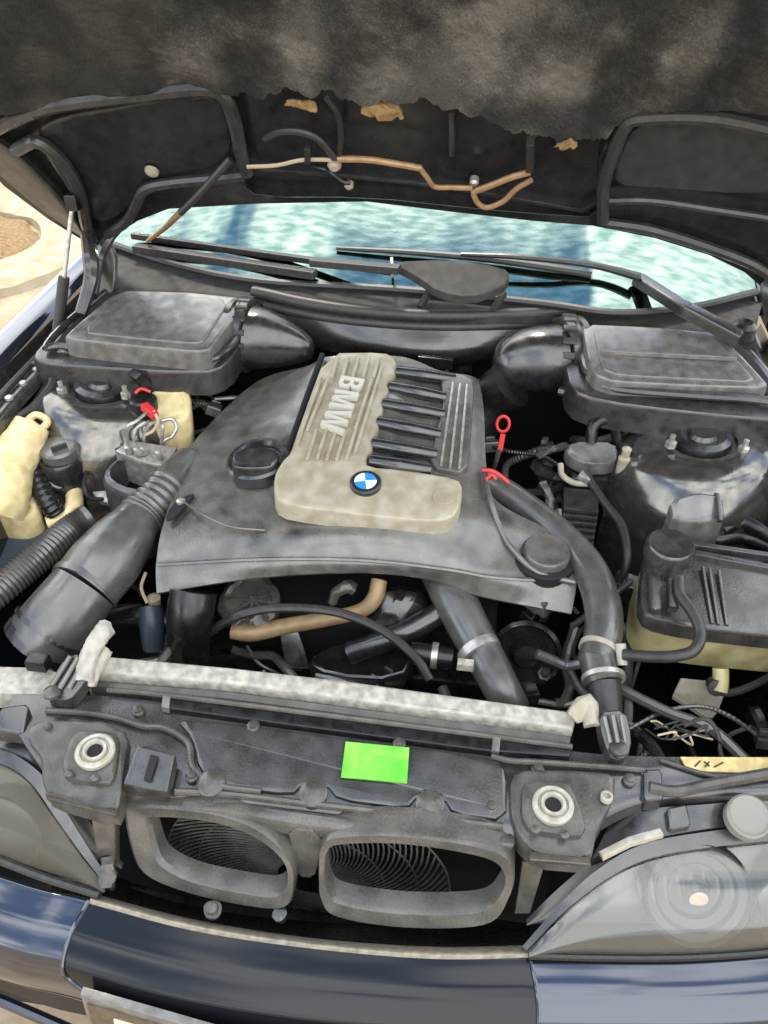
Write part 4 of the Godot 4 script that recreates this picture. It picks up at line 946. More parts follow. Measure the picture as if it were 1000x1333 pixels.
func left_side() -> void:
	tower(Vector3(-0.5613, 0.885, -0.697), -1.0, [M.tower], 1.08)
	var br := part("brake_reservoir", "yellowed plastic brake fluid reservoir with red wiring in front")
	piece("bottle", slab(Geo.new(), soften([Vector3(-0.4731, 0.885, -0.7078), Vector3(-0.3955, 0.885, -0.7228), Vector3(-0.3769, 0.88, -0.6818), Vector3(-0.3764, 0.86, -0.6534), Vector3(-0.4151, 0.86, -0.631), Vector3(-0.4602, 0.87, -0.6573)], 2), Vector3(0, -0.07, 0.01), 0.012), M.cream, br)
	piece("bottle_cap", lathe(Geo.new(), Vector3(-0.4646, 0.885, -0.6596), Vector3.UP, [[0.026, -0.03], [0.026, 0.0], [0.022, 0.004], [0.0, 0.005]], 20), M.black, br)
	piece("red_plug", bar(Geo.new(), Vector3(-0.4479, 0.9, -0.6255), Vector3(-0.4188, 0.895, -0.603), 0.014, 0.012), M.red, br)
	piece("wire", tube(Geo.new(), [Vector3(-0.4234, 0.895, -0.6077), Vector3(-0.414, 0.88, -0.5989), Vector3(-0.4253, 0.86, -0.5973), Vector3(-0.4408, 0.85, -0.5949)], 0.003, 6, 6), M.wire_tan, br)
	piece("wire", tube(Geo.new(), [Vector3(-0.4752, 0.9, -0.6549), Vector3(-0.466, 0.905, -0.6648), Vector3(-0.4489, 0.9, -0.6647)], 0.003, 6, 6), M.red, br)
	var ab := part("brake_unit", "silver valve block with a black motor and looping brake pipes")
	piece("valve_block", slab(Geo.new(), [Vector3(-0.4921, 0.83, -0.5659), Vector3(-0.4767, 0.835, -0.5969), Vector3(-0.3831, 0.832, -0.5898), Vector3(-0.3877, 0.82, -0.5466), Vector3(-0.4281, 0.822, -0.5474)], Vector3(0, -0.06, 0), 0.003), M.silver, ab)
	piece("motor_cover", slab(Geo.new(), soften([Vector3(-0.5028, 0.815, -0.5412), Vector3(-0.485, 0.822, -0.5662), Vector3(-0.4176, 0.82, -0.5494), Vector3(-0.3957, 0.812, -0.5495), Vector3(-0.3999, 0.8, -0.5151), Vector3(-0.4213, 0.79, -0.4905), Vector3(-0.4733, 0.79, -0.4989), Vector3(-0.5079, 0.8, -0.5179)], 1), Vector3(0, -0.07, 0), 0.014), M.hose, ab)
	piece("motor", lathe(Geo.new(), Vector3(-0.4851, 0.755, -0.5691), Vector3(-0.25, 0.25, 1), [[0.048, -0.06], [0.048, 0.0], [0.044, 0.006], [0.0, 0.007]], 32), M.black, ab)
	piece("brake_pipe", tube(Geo.new(), [Vector3(-0.4777, 0.81, -0.5877), Vector3(-0.4759, 0.85, -0.5791), Vector3(-0.4613, 0.88, -0.5706), Vector3(-0.4451, 0.89, -0.578), Vector3(-0.4371, 0.89, -0.6111)], 0.0032, 8, 6), M.silver, ab)
	piece("brake_pipe", tube(Geo.new(), [Vector3(-0.4636, 0.81, -0.5898), Vector3(-0.4646, 0.84, -0.591), Vector3(-0.4577, 0.86, -0.5976), Vector3(-0.4413, 0.87, -0.6055)], 0.0032, 8, 6), M.silver, ab)
	piece("brake_pipe", tube(Geo.new(), [Vector3(-0.4528, 0.805, -0.5989), Vector3(-0.4487, 0.84, -0.6039), Vector3(-0.4391, 0.86, -0.6111), Vector3(-0.4243, 0.865, -0.6215), Vector3(-0.4122, 0.86, -0.6099), Vector3(-0.4205, 0.82, -0.6074)], 0.0034, 8, 6), M.silver, ab)
	piece("brake_pipe", tube(Geo.new(), [Vector3(-0.4248, 0.8, -0.6106), Vector3(-0.4135, 0.83, -0.6089), Vector3(-0.4013, 0.835, -0.6189), Vector3(-0.3935, 0.85, -0.6287), Vector3(-0.4042, 0.86, -0.6381), Vector3(-0.4221, 0.86, -0.6299)], 0.0034, 8, 6), M.silver, ab)
	for q in [Vector3(-0.4649, 0.828, -0.5629), Vector3(-0.4466, 0.828, -0.5607), Vector3(-0.4364, 0.828, -0.5648), Vector3(-0.4045, 0.828, -0.5571)]:
		piece("pipe_nut", lathe(Geo.new(), q, Vector3.UP, [[0.007, 0], [0.007, 0.014], [0.004, 0.016]], 6), M.silver, ab)
	piece("unit_bracket", slab(Geo.new(), [Vector3(-0.5414, 0.75, -0.5379), Vector3(-0.5026, 0.75, -0.5535), Vector3(-0.4526, 0.74, -0.5357), Vector3(-0.4701, 0.735, -0.5206), Vector3(-0.5232, 0.74, -0.5251)], Vector3(0, -0.006, 0), 0.002), M.silver, ab)
	piece("wire", tube(Geo.new(), [Vector3(-0.5471, 0.79, -0.543), Vector3(-0.538, 0.78, -0.5098), Vector3(-0.5294, 0.76, -0.5072), Vector3(-0.511, 0.75, -0.5185)], 0.004, 8, 5), M.rubber, ab)
	var ps := part("fluid_reservoir")
	piece("bottle", lathe(Geo.new(), Vector3(-0.591, 0.82, -0.5404), Vector3(0, 1, 0), [[0.030, -0.16], [0.038, -0.10], [0.038, -0.01], [0.034, 0.0]], 28), M.cover_dark, ps)
	piece("cap", lathe(Geo.new(), Vector3(-0.5903, 0.84, -0.5461), Vector3(0, 1, 0.12), [[0.032, -0.03], [0.034, -0.02], [0.034, 0.0], [0.030, 0.004], [0.0, 0.005]], 32), M.cover, ps)
	piece("cap_grip", bar(Geo.new(), Vector3(-0.5926, 0.853, -0.5261), Vector3(-0.5719, 0.853, -0.5444), 0.007, 0.010), M.rubber, ps)
	piece("sensor", lathe(Geo.new(), Vector3(-0.5584, 0.8, -0.6033), Vector3(0, 1, 0), [[0.020, -0.05], [0.020, -0.01], [0.014, 0.0], [0.012, 0.01], [0.0, 0.012]], 16), M.cover_dark, ps)
	piece("sensor_cap", lathe(Geo.new(), Vector3(-0.5449, 0.82, -0.5884), Vector3(0, 1, 0), [[0.013, -0.01], [0.013, 0.0], [0.0, 0.003]], 12), M.silver, ps)
	piece("hose", tube(Geo.new(), [Vector3(-0.6331, 0.8, -0.5406), Vector3(-0.6178, 0.78, -0.5292), Vector3(-0.5829, 0.78, -0.5247), Vector3(-0.5641, 0.79, -0.5479), Vector3(-0.5584, 0.8, -0.5747)], 0.006, 8, 6), M.rubber, ps)
	piece("hose", tube(Geo.new(), [Vector3(-0.6159, 0.79, -0.5082), Vector3(-0.5871, 0.775, -0.5116), Vector3(-0.5646, 0.78, -0.5372)], 0.012, 10, 5), M.cover_dark, ps)
	var wt := part("washer_tank", "cream yellow washer fluid filler neck and tank")
	piece("tank_neck", rough(tube(Geo.new(), [Vector3(-0.6473, 0.865, -0.5738), Vector3(-0.6557, 0.845, -0.5438), Vector3(-0.6718, 0.82, -0.5034), Vector3(-0.6749, 0.8, -0.4642), Vector3(-0.6871, 0.78, -0.4432)], [0.032, 0.038, 0.050, 0.060, 0.062], 24, 8), 0.005, 12.0), M.cream, wt)
	piece("tank_body", slab(Geo.new(), soften([Vector3(-0.755, 0.8, -0.5097), Vector3(-0.6858, 0.8, -0.5202), Vector3(-0.6361, 0.79, -0.498), Vector3(-0.6086, 0.77, -0.4727), Vector3(-0.6154, 0.755, -0.4546), Vector3(-0.6439, 0.755, -0.4413), Vector3(-0.7398, 0.76, -0.4592)], 2), Vector3(0, -0.08, 0), 0.02), M.cream, wt)
	piece("filler_rim", tube(Geo.new(), [Vector3(-0.6599, 0.868, -0.583), Vector3(-0.6478, 0.872, -0.5973), Vector3(-0.6226, 0.868, -0.5861), Vector3(-0.6304, 0.862, -0.5679)], 0.007, 8, 6, [], true), M.cream, wt)
	piece("elbow", tube(Geo.new(), [Vector3(-0.5731, 0.76, -0.5293), Vector3(-0.5583, 0.75, -0.4972), Vector3(-0.563, 0.74, -0.4725), Vector3(-0.5928, 0.735, -0.4518)], [0.016, 0.016, 0.017, 0.014], 14, 6), M.cream, wt)
	piece("drain_hose", tube(Geo.new(), [Vector3(-0.6359, 0.8, -0.5277), Vector3(-0.611, 0.785, -0.492), Vector3(-0.5892, 0.77, -0.4687), Vector3(-0.5785, 0.75, -0.4665)], 0.018, 14, 6, [0.0, 1.0, 9, 0.06]), M.black, wt)
	piece("wire", tube(Geo.new(), [Vector3(-0.7023, 0.84, -0.5598), Vector3(-0.6888, 0.86, -0.5888), Vector3(-0.6663, 0.87, -0.6254), Vector3(-0.6487, 0.89, -0.6804), Vector3(-0.6794, 0.9, -0.7184)], 0.010, 8, 6), M.rubber, wt)
	piece("wire", tube(Geo.new(), [Vector3(-0.7033, 0.87, -0.6481), Vector3(-0.7121, 0.89, -0.6705), Vector3(-0.7175, 0.9, -0.7124), Vector3(-0.6973, 0.91, -0.7283)], 0.004, 8, 6), M.black, wt)
	piece("red_wire", tube(Geo.new(), [Vector3(-0.7181, 0.85, -0.5815), Vector3(-0.7117, 0.855, -0.6015), Vector3(-0.6919, 0.86, -0.6102)], 0.004, 8, 4), M.red, wt)
	var ih := part("intake_hose", "broad black intake hose with a ribbed bellows")
	piece("bellows", tube(Geo.new(), [Vector3(-0.3582, 0.815, -0.5782), Vector3(-0.3624, 0.813, -0.5458), Vector3(-0.371, 0.81, -0.5105), Vector3(-0.3842, 0.8, -0.4669), Vector3(-0.3988, 0.79, -0.4336), Vector3(-0.4067, 0.785, -0.4046)], [0.026, 0.030, 0.033, 0.036, 0.040, 0.044], 24, 8, [0.42, 0.86, 7, 0.055]), M.hose, ih)
	piece("hose", tube(Geo.new(), [Vector3(-0.4028, 0.786, -0.4166), Vector3(-0.4144, 0.778, -0.3789), Vector3(-0.4311, 0.765, -0.3301), Vector3(-0.4491, 0.75, -0.2929)], [0.042, 0.052, 0.058, 0.056], 28, 6), M.hose, ih)
	piece("hose_collar", tube(Geo.new(), [Vector3(-0.4482, 0.751, -0.2975), Vector3(-0.4511, 0.748, -0.2874)], 0.0585, 28, 2), M.hose, ih)
	piece("hose", tube(Geo.new(), [Vector3(-0.45, 0.749, -0.2883), Vector3(-0.464, 0.735, -0.2592), Vector3(-0.4803, 0.72, -0.2298), Vector3(-0.4991, 0.7, -0.2122)], [0.055, 0.057, 0.058, 0.058], 28, 6), M.hose, ih)
	piece("hose_collar", tube(Geo.new(), [Vector3(-0.4883, 0.712, -0.2261), Vector3(-0.4921, 0.708, -0.2209)], 0.062, 28, 2), M.cover_dark, ih)
	piece("hose_collar", tube(Geo.new(), [Vector3(-0.4971, 0.702, -0.2174), Vector3(-0.5081, 0.69, -0.2068)], 0.060, 28, 2), M.cover_dark, ih)
	var pn := part("inner_panel")
	piece("panel_sheet", slab(Geo.new(), [Vector3(-0.8383, 0.72, -0.5588), Vector3(-0.6777, 0.72, -0.5209), Vector3(-0.5861, 0.71, -0.4657), Vector3(-0.6228, 0.68, -0.3873), Vector3(-0.7002, 0.66, -0.2788)], Vector3(0, -0.01, 0), 0.004), mat(Color(0.075, 0.095, 0.13), 0.4, null, 1.0, 0.2), pn)
	var ch := part("corrugated_hose")
	piece("hose", tube(Geo.new(), [Vector3(-0.5181, 0.745, -0.4729), Vector3(-0.5444, 0.735, -0.4413), Vector3(-0.5648, 0.735, -0.3704), Vector3(-0.5943, 0.725, -0.3118), Vector3(-0.6306, 0.715, -0.2338)], 0.026, 18, 8, [0.05, 1.0, 34, 0.06]), M.hose, ch)
	var lo := part("lower_pipe")
	piece("hose", tube(Geo.new(), [Vector3(-0.4477, 0.64, -0.3264), Vector3(-0.3877, 0.66, -0.3246), Vector3(-0.3417, 0.65, -0.3263), Vector3(-0.2828, 0.62, -0.3233)], 0.020, 14, 6), M.black, lo)
	piece("connector", tube(Geo.new(), [Vector3(-0.3631, 0.68, -0.3267), Vector3(-0.3565, 0.66, -0.3069), Vector3(-0.3528, 0.62, -0.2859)], [0.02, 0.022, 0.018], 14, 4), mat(Color(0.04, 0.05, 0.065), 0.4), lo)
	piece("connector_cap", lathe(Geo.new(), Vector3(-0.3555, 0.7, -0.3297), Vector3(0, 1, 0), [[0.010, -0.02], [0.012, 0], [0.0, 0.004]], 12), M.pale, lo)
	piece("wire", tube(Geo.new(), [Vector3(-0.369, 0.74, -0.3479), Vector3(-0.3741, 0.72, -0.3305), Vector3(-0.3613, 0.7, -0.3158)], 0.003, 6, 5), M.wire_tan, lo)
	piece("wire", tube(Geo.new(), [Vector3(-0.4572, 0.7, -0.3792), Vector3(-0.4122, 0.69, -0.3668), Vector3(-0.3664, 0.68, -0.3357)], 0.004, 6, 5), M.rubber, lo)

func right_side() -> void:
	tower(Vector3(0.5645, 0.885, -0.6844), 1.0, [M.tower], 1.15)
	var tk := part("expansion_tank", "black lidded coolant tank with a yellowed translucent body")
	piece("tank_cover", slab(Geo.new(), soften([Vector3(0.4399, 0.84, -0.398), Vector3(0.4563, 0.845, -0.4265), Vector3(0.5151, 0.845, -0.422), Vector3(0.6407, 0.845, -0.4074), Vector3(0.6822, 0.83, -0.3266), Vector3(0.6736, 0.815, -0.274), Vector3(0.6091, 0.815, -0.2738), Vector3(0.5005, 0.815, -0.2751), Vector3(0.4377, 0.815, -0.2866), Vector3(0.4285, 0.82, -0.3162)], 1, 0.2), Vector3(0, -0.022, 0), 0.007), M.plastic, tk)
	piece("tank_body", slab(Geo.new(), soften([Vector3(0.444, 0.815, -0.4124), Vector3(0.6532, 0.815, -0.4249), Vector3(0.7021, 0.8, -0.3502), Vector3(0.6901, 0.79, -0.2908), Vector3(0.6196, 0.79, -0.2899), Vector3(0.5084, 0.79, -0.2894), Vector3(0.4421, 0.79, -0.3024), Vector3(0.4305, 0.795, -0.334)], 1, 0.2), Vector3(0, -0.075, -0.012), 0.010), M.tank, tk)
	piece("cover_seam", tube(Geo.new(), [Vector3(0.4334, 0.806, -0.3147), Vector3(0.4513, 0.8, -0.3003), Vector3(0.5052, 0.802, -0.2869), Vector3(0.615, 0.802, -0.284), Vector3(0.6802, 0.802, -0.2843)], 0.0055, 8, 6), M.plastic, tk)
	piece("cover_panel", slab(Geo.new(), soften([Vector3(0.4459, 0.846, -0.3774), Vector3(0.4629, 0.842, -0.3577), Vector3(0.4632, 0.826, -0.2954), Vector3(0.4447, 0.826, -0.2894), Vector3(0.4394, 0.832, -0.3136)], 1), Vector3(0, -0.006, 0), 0.003), M.plastic, tk)
	piece("cover_rib", bar(Geo.new(), Vector3(0.5161, 0.853, -0.4016), Vector3(0.6346, 0.85, -0.3865), 0.012, 0.01), M.plastic, tk)
	piece("cover_rib", bar(Geo.new(), Vector3(0.5114, 0.858, -0.4173), Vector3(0.6378, 0.856, -0.4088), 0.010, 0.012), M.plastic, tk)
	for q in [[Vector3(0.5262, 0.8435, -0.3777), Vector3(0.5312, 0.816, -0.2833)], [Vector3(0.5362, 0.8435, -0.3757), Vector3(0.5399, 0.816, -0.283)], [Vector3(0.5497, 0.8435, -0.3741), Vector3(0.552, 0.816, -0.2832)]]:
		piece("cover_rib", tube(Geo.new(), q, 0.003, 6, 1), M.plastic, tk)
	piece("tank_cap", lathe(Geo.new(), Vector3(0.4713, 0.85, -0.3838), Vector3(0, 1, 0.05), [[0.033, -0.03], [0.033, 0.004], [0.037, 0.006], [0.037, 0.026], [0.033, 0.031], [0.026, 0.030], [0.0, 0.031]], 36), M.plastic, tk, "round black screw cap on the coolant tank")
	piece("vent_fitting", bar(Geo.new(), Vector3(0.4725, 0.856, -0.3315), Vector3(0.4722, 0.84, -0.2856), 0.014, 0.014), M.cover_dark, tk)
	piece("vent_hose", tube(Geo.new(), [Vector3(0.4801, 0.86, -0.3283), Vector3(0.4808, 0.85, -0.3008), Vector3(0.4951, 0.845, -0.2712), Vector3(0.5038, 0.835, -0.2423), Vector3(0.4939, 0.825, -0.2176), Vector3(0.47, 0.815, -0.2117), Vector3(0.4422, 0.8, -0.2198), Vector3(0.4049, 0.785, -0.2326)], 0.0085, 12, 7), M.rubber, tk)
	piece("hose_fitting", tube(Geo.new(), [Vector3(0.401, 0.79, -0.2487), Vector3(0.4049, 0.77, -0.2251)], 0.008, 10, 2), M.white, tk)
	piece("spout", tube(Geo.new(), [Vector3(0.5577, 0.745, -0.2635), Vector3(0.5591, 0.73, -0.2496), Vector3(0.5577, 0.72, -0.24)], 0.012, 12, 3), M.tank, tk)
	piece("spout_cap", lathe(Geo.new(), Vector3(0.5526, 0.725, -0.244), Vector3(0, 0.4, 1), [[0.013, -0.01], [0.013, 0.006], [0.0, 0.008]], 14), M.rubber, tk)
	piece("lower_hose", tube(Geo.new(), [Vector3(0.5463, 0.72, -0.2458), Vector3(0.5774, 0.71, -0.2483), Vector3(0.6217, 0.71, -0.2728), Vector3(0.67, 0.71, -0.3108)], 0.006, 8, 6), M.rubber, tk)
	piece("shield_plate", slab(Geo.new(), [Vector3(0.5112, 0.7, -0.2777), Vector3(0.5856, 0.7, -0.2792), Vector3(0.574, 0.66, -0.2545), Vector3(0.5632, 0.65, -0.2444), Vector3(0.5047, 0.67, -0.2667)], Vector3(0, -0.006, 0), 0.002), M.pale, tk)
	var cm := part("fluid_pump")
	piece("pump_lid", slab(Geo.new(), soften([Vector3(0.3253, 0.85, -0.6811), Vector3(0.3599, 0.855, -0.6942), Vector3(0.4193, 0.852, -0.7001), Vector3(0.425, 0.84, -0.6758), Vector3(0.4161, 0.835, -0.6569), Vector3(0.3675, 0.835, -0.647), Vector3(0.333, 0.84, -0.6617)], 1), Vector3(0, -0.02, 0), 0.006), M.lid, cm)
	piece("pump_body", slab(Geo.new(), [Vector3(0.3342, 0.82, -0.6915), Vector3(0.4283, 0.82, -0.7058), Vector3(0.4304, 0.8, -0.6526), Vector3(0.3452, 0.8, -0.647)], Vector3(0, -0.07, 0), 0.004), M.cover_dark, cm)
	piece("pump_terminal", lathe(Geo.new(), Vector3(0.4317, 0.83, -0.6518), Vector3(0, 1, 0), [[0.012, -0.02], [0.012, 0.02], [0.007, 0.024], [0.009, 0.040], [0.0, 0.046]], 12), M.pale, cm)
	piece("cable_ring", tube(Geo.new(), [Vector3(0.32, 0.83, -0.6446), Vector3(0.3236, 0.82, -0.6254), Vector3(0.3429, 0.815, -0.6115), Vector3(0.3687, 0.815, -0.6107)], 0.0055, 8, 6), M.pale, cm)
	piece("cable", tube(Geo.new(), [Vector3(0.363, 0.83, -0.6244), Vector3(0.3768, 0.82, -0.6004), Vector3(0.3997, 0.81, -0.5583), Vector3(0.4222, 0.8, -0.5225), Vector3(0.4301, 0.79, -0.4741), Vector3(0.43, 0.77, -0.4461), Vector3(0.4236, 0.74, -0.4399)], [0.008, 0.0075, 0.007, 0.008, 0.0075, 0.007, 0.006], 10, 6), M.rubber, cm)
	piece("cable_lug", bar(Geo.new(), Vector3(0.3536, 0.836, -0.6169), Vector3(0.373, 0.83, -0.6093), 0.016, 0.01), M.silver, cm)
	for i in 9:
		var a := Vector3(0.3351, 0.775, -0.6127) + Vector3(0, -0.012 * i, 0.004 * i)
		piece("cooling_fin", box(Geo.new(), a + Vector3(0.028, 0, 0), Vector3(0.062, 0.006, 0.05), Basis(Vector3.RIGHT, 0.3), 0.0015), M.steel_dark, cm)
	piece("pump_pipe", rough(tube(Geo.new(), [Vector3(0.2903, 0.8, -0.6194), Vector3(0.3023, 0.79, -0.5995), Vector3(0.3072, 0.77, -0.5737), Vector3(0.3176, 0.75, -0.5515)], [0.010, 0.008, 0.008, 0.010], 10, 6), 0.003, 60), M.steel, cm)
	piece("pump_pipe", rough(tube(Geo.new(), [Vector3(0.2772, 0.84, -0.6433), Vector3(0.2977, 0.845, -0.664), Vector3(0.3293, 0.85, -0.6766)], [0.005, 0.006, 0.007], 8, 4), 0.003, 60), M.rubber, cm)
	piece("hose", tube(Geo.new(), [Vector3(0.3735, 0.855, -0.6885), Vector3(0.3728, 0.88, -0.6989), Vector3(0.3914, 0.89, -0.7122), Vector3(0.4134, 0.875, -0.7131), Vector3(0.4276, 0.84, -0.7067)], 0.011, 10, 6), M.black, cm)
	piece("support_plate", slab(Geo.new(), [Vector3(0.371, 0.775, -0.666), Vector3(0.4277, 0.785, -0.6903), Vector3(0.5262, 0.785, -0.6879), Vector3(0.5395, 0.78, -0.6748), Vector3(0.4829, 0.775, -0.6586), Vector3(0.4135, 0.77, -0.6549)], Vector3(0, -0.004, 0), 0.0015), M.steel, cm)
	piece("side_box", box(Geo.new(), Vector3(0.4584, 0.68, -0.6584), Vector3(0.11, 0.16, 0.12), Basis(), 0.008), M.black, cm)
	var dk := part("dipstick", "red ring handle of the oil dipstick")
	var dc := Vector3(0.2105, 0.87, -0.7005)
	var pts := []
	for i in 12:
		var w := TAU * i / 12
		pts.append(dc + Vector3(cos(w) * 0.0115, sin(w) * 0.013, -sin(w) * 0.006))
	piece("ring_handle", tube(Geo.new(), pts, 0.003, 8, 3, [], true), M.red, dk)
	piece("stem", bar(Geo.new(), Vector3(0.2118, 0.862, -0.6815), Vector3(0.2086, 0.845, -0.6504), 0.010, 0.006, Vector3(0, 0.5, 1)), M.red, dk)
	piece("red_wire", tube(Geo.new(), [Vector3(0.185, 0.87, -0.5184), Vector3(0.1945, 0.876, -0.5271), Vector3(0.2029, 0.87, -0.5233)], 0.003, 6, 5), M.red, dk)
	piece("red_wire", tube(Geo.new(), [Vector3(0.1785, 0.875, -0.5397), Vector3(0.194, 0.878, -0.5355), Vector3(0.2076, 0.872, -0.5347), Vector3(0.2245, 0.86, -0.5315)], 0.0035, 6, 5), M.red, dk)
	piece("tube_end", tube(Geo.new(), [Vector3(0.207, 0.845, -0.6552), Vector3(0.2039, 0.82, -0.6514), Vector3(0.1984, 0.78, -0.6702)], 0.005, 8, 3), M.steel, dk)
	var mb := part("mounting_box")
	piece("box_shell", slab(Geo.new(), soften([Vector3(0.4824, 0.885, -0.4935), Vector3(0.5243, 0.89, -0.5141), Vector3(0.5697, 0.888, -0.5131), Vector3(0.5728, 0.87, -0.4776), Vector3(0.5398, 0.868, -0.4633), Vector3(0.4868, 0.868, -0.4613)], 1, 0.18), Vector3(0, -0.05, 0), 0.010), M.lid, mb)
	piece("box_strap", bar(Geo.new(), Vector3(0.558, 0.893, -0.5088), Vector3(0.5593, 0.874, -0.4606), 0.008, 0.006), M.plastic, mb)
	piece("bolt", lathe(Geo.new(), Vector3(0.5253, 0.83, -0.4843), Vector3(0, 0.6, 1), [[0.007, 0], [0.007, 0.012], [0.0, 0.014]], 10), M.white, mb)
	piece("wiring_loom", tube(Geo.new(), [Vector3(0.5926, 0.8, -0.5312), Vector3(0.6242, 0.81, -0.5445), Vector3(0.6524, 0.81, -0.5278), Vector3(0.6876, 0.8, -0.5046)], 0.014, 10, 6), M.black, mb)
	piece("wiring_loom", tube(Geo.new(), [Vector3(0.5415, 0.79, -0.5151), Vector3(0.5861, 0.79, -0.5155), Vector3(0.6328, 0.79, -0.5287), Vector3(0.6782, 0.79, -0.505)], 0.012, 10, 6), M.black, mb)
	var wl := part("loose_wiring")
	for i in 6:
		var g := Geo.new()
		var q := []
		for k in 5:
			q.append(Vector3(0.4502, 0.74, -0.1358).lerp(Vector3(0.523, 0.74, -0.1463), k / 4.0) + Vector3(rng.randf_range(-0.014, 0.014), rng.randf_range(-0.01, 0.015), rng.randf_range(-0.016, 0.016)))
		piece("wire", tube(g, q, 0.0016, 6, 7), [M.wire_tan, M.rubber, M.rubber][i % 3], wl)
	piece("wire", tube(Geo.new(), [Vector3(0.4856, 0.75, -0.1424), Vector3(0.5125, 0.755, -0.1557), Vector3(0.5283, 0.75, -0.1486), Vector3(0.5361, 0.74, -0.1312)], 0.003, 6, 6), M.rubber, wl)

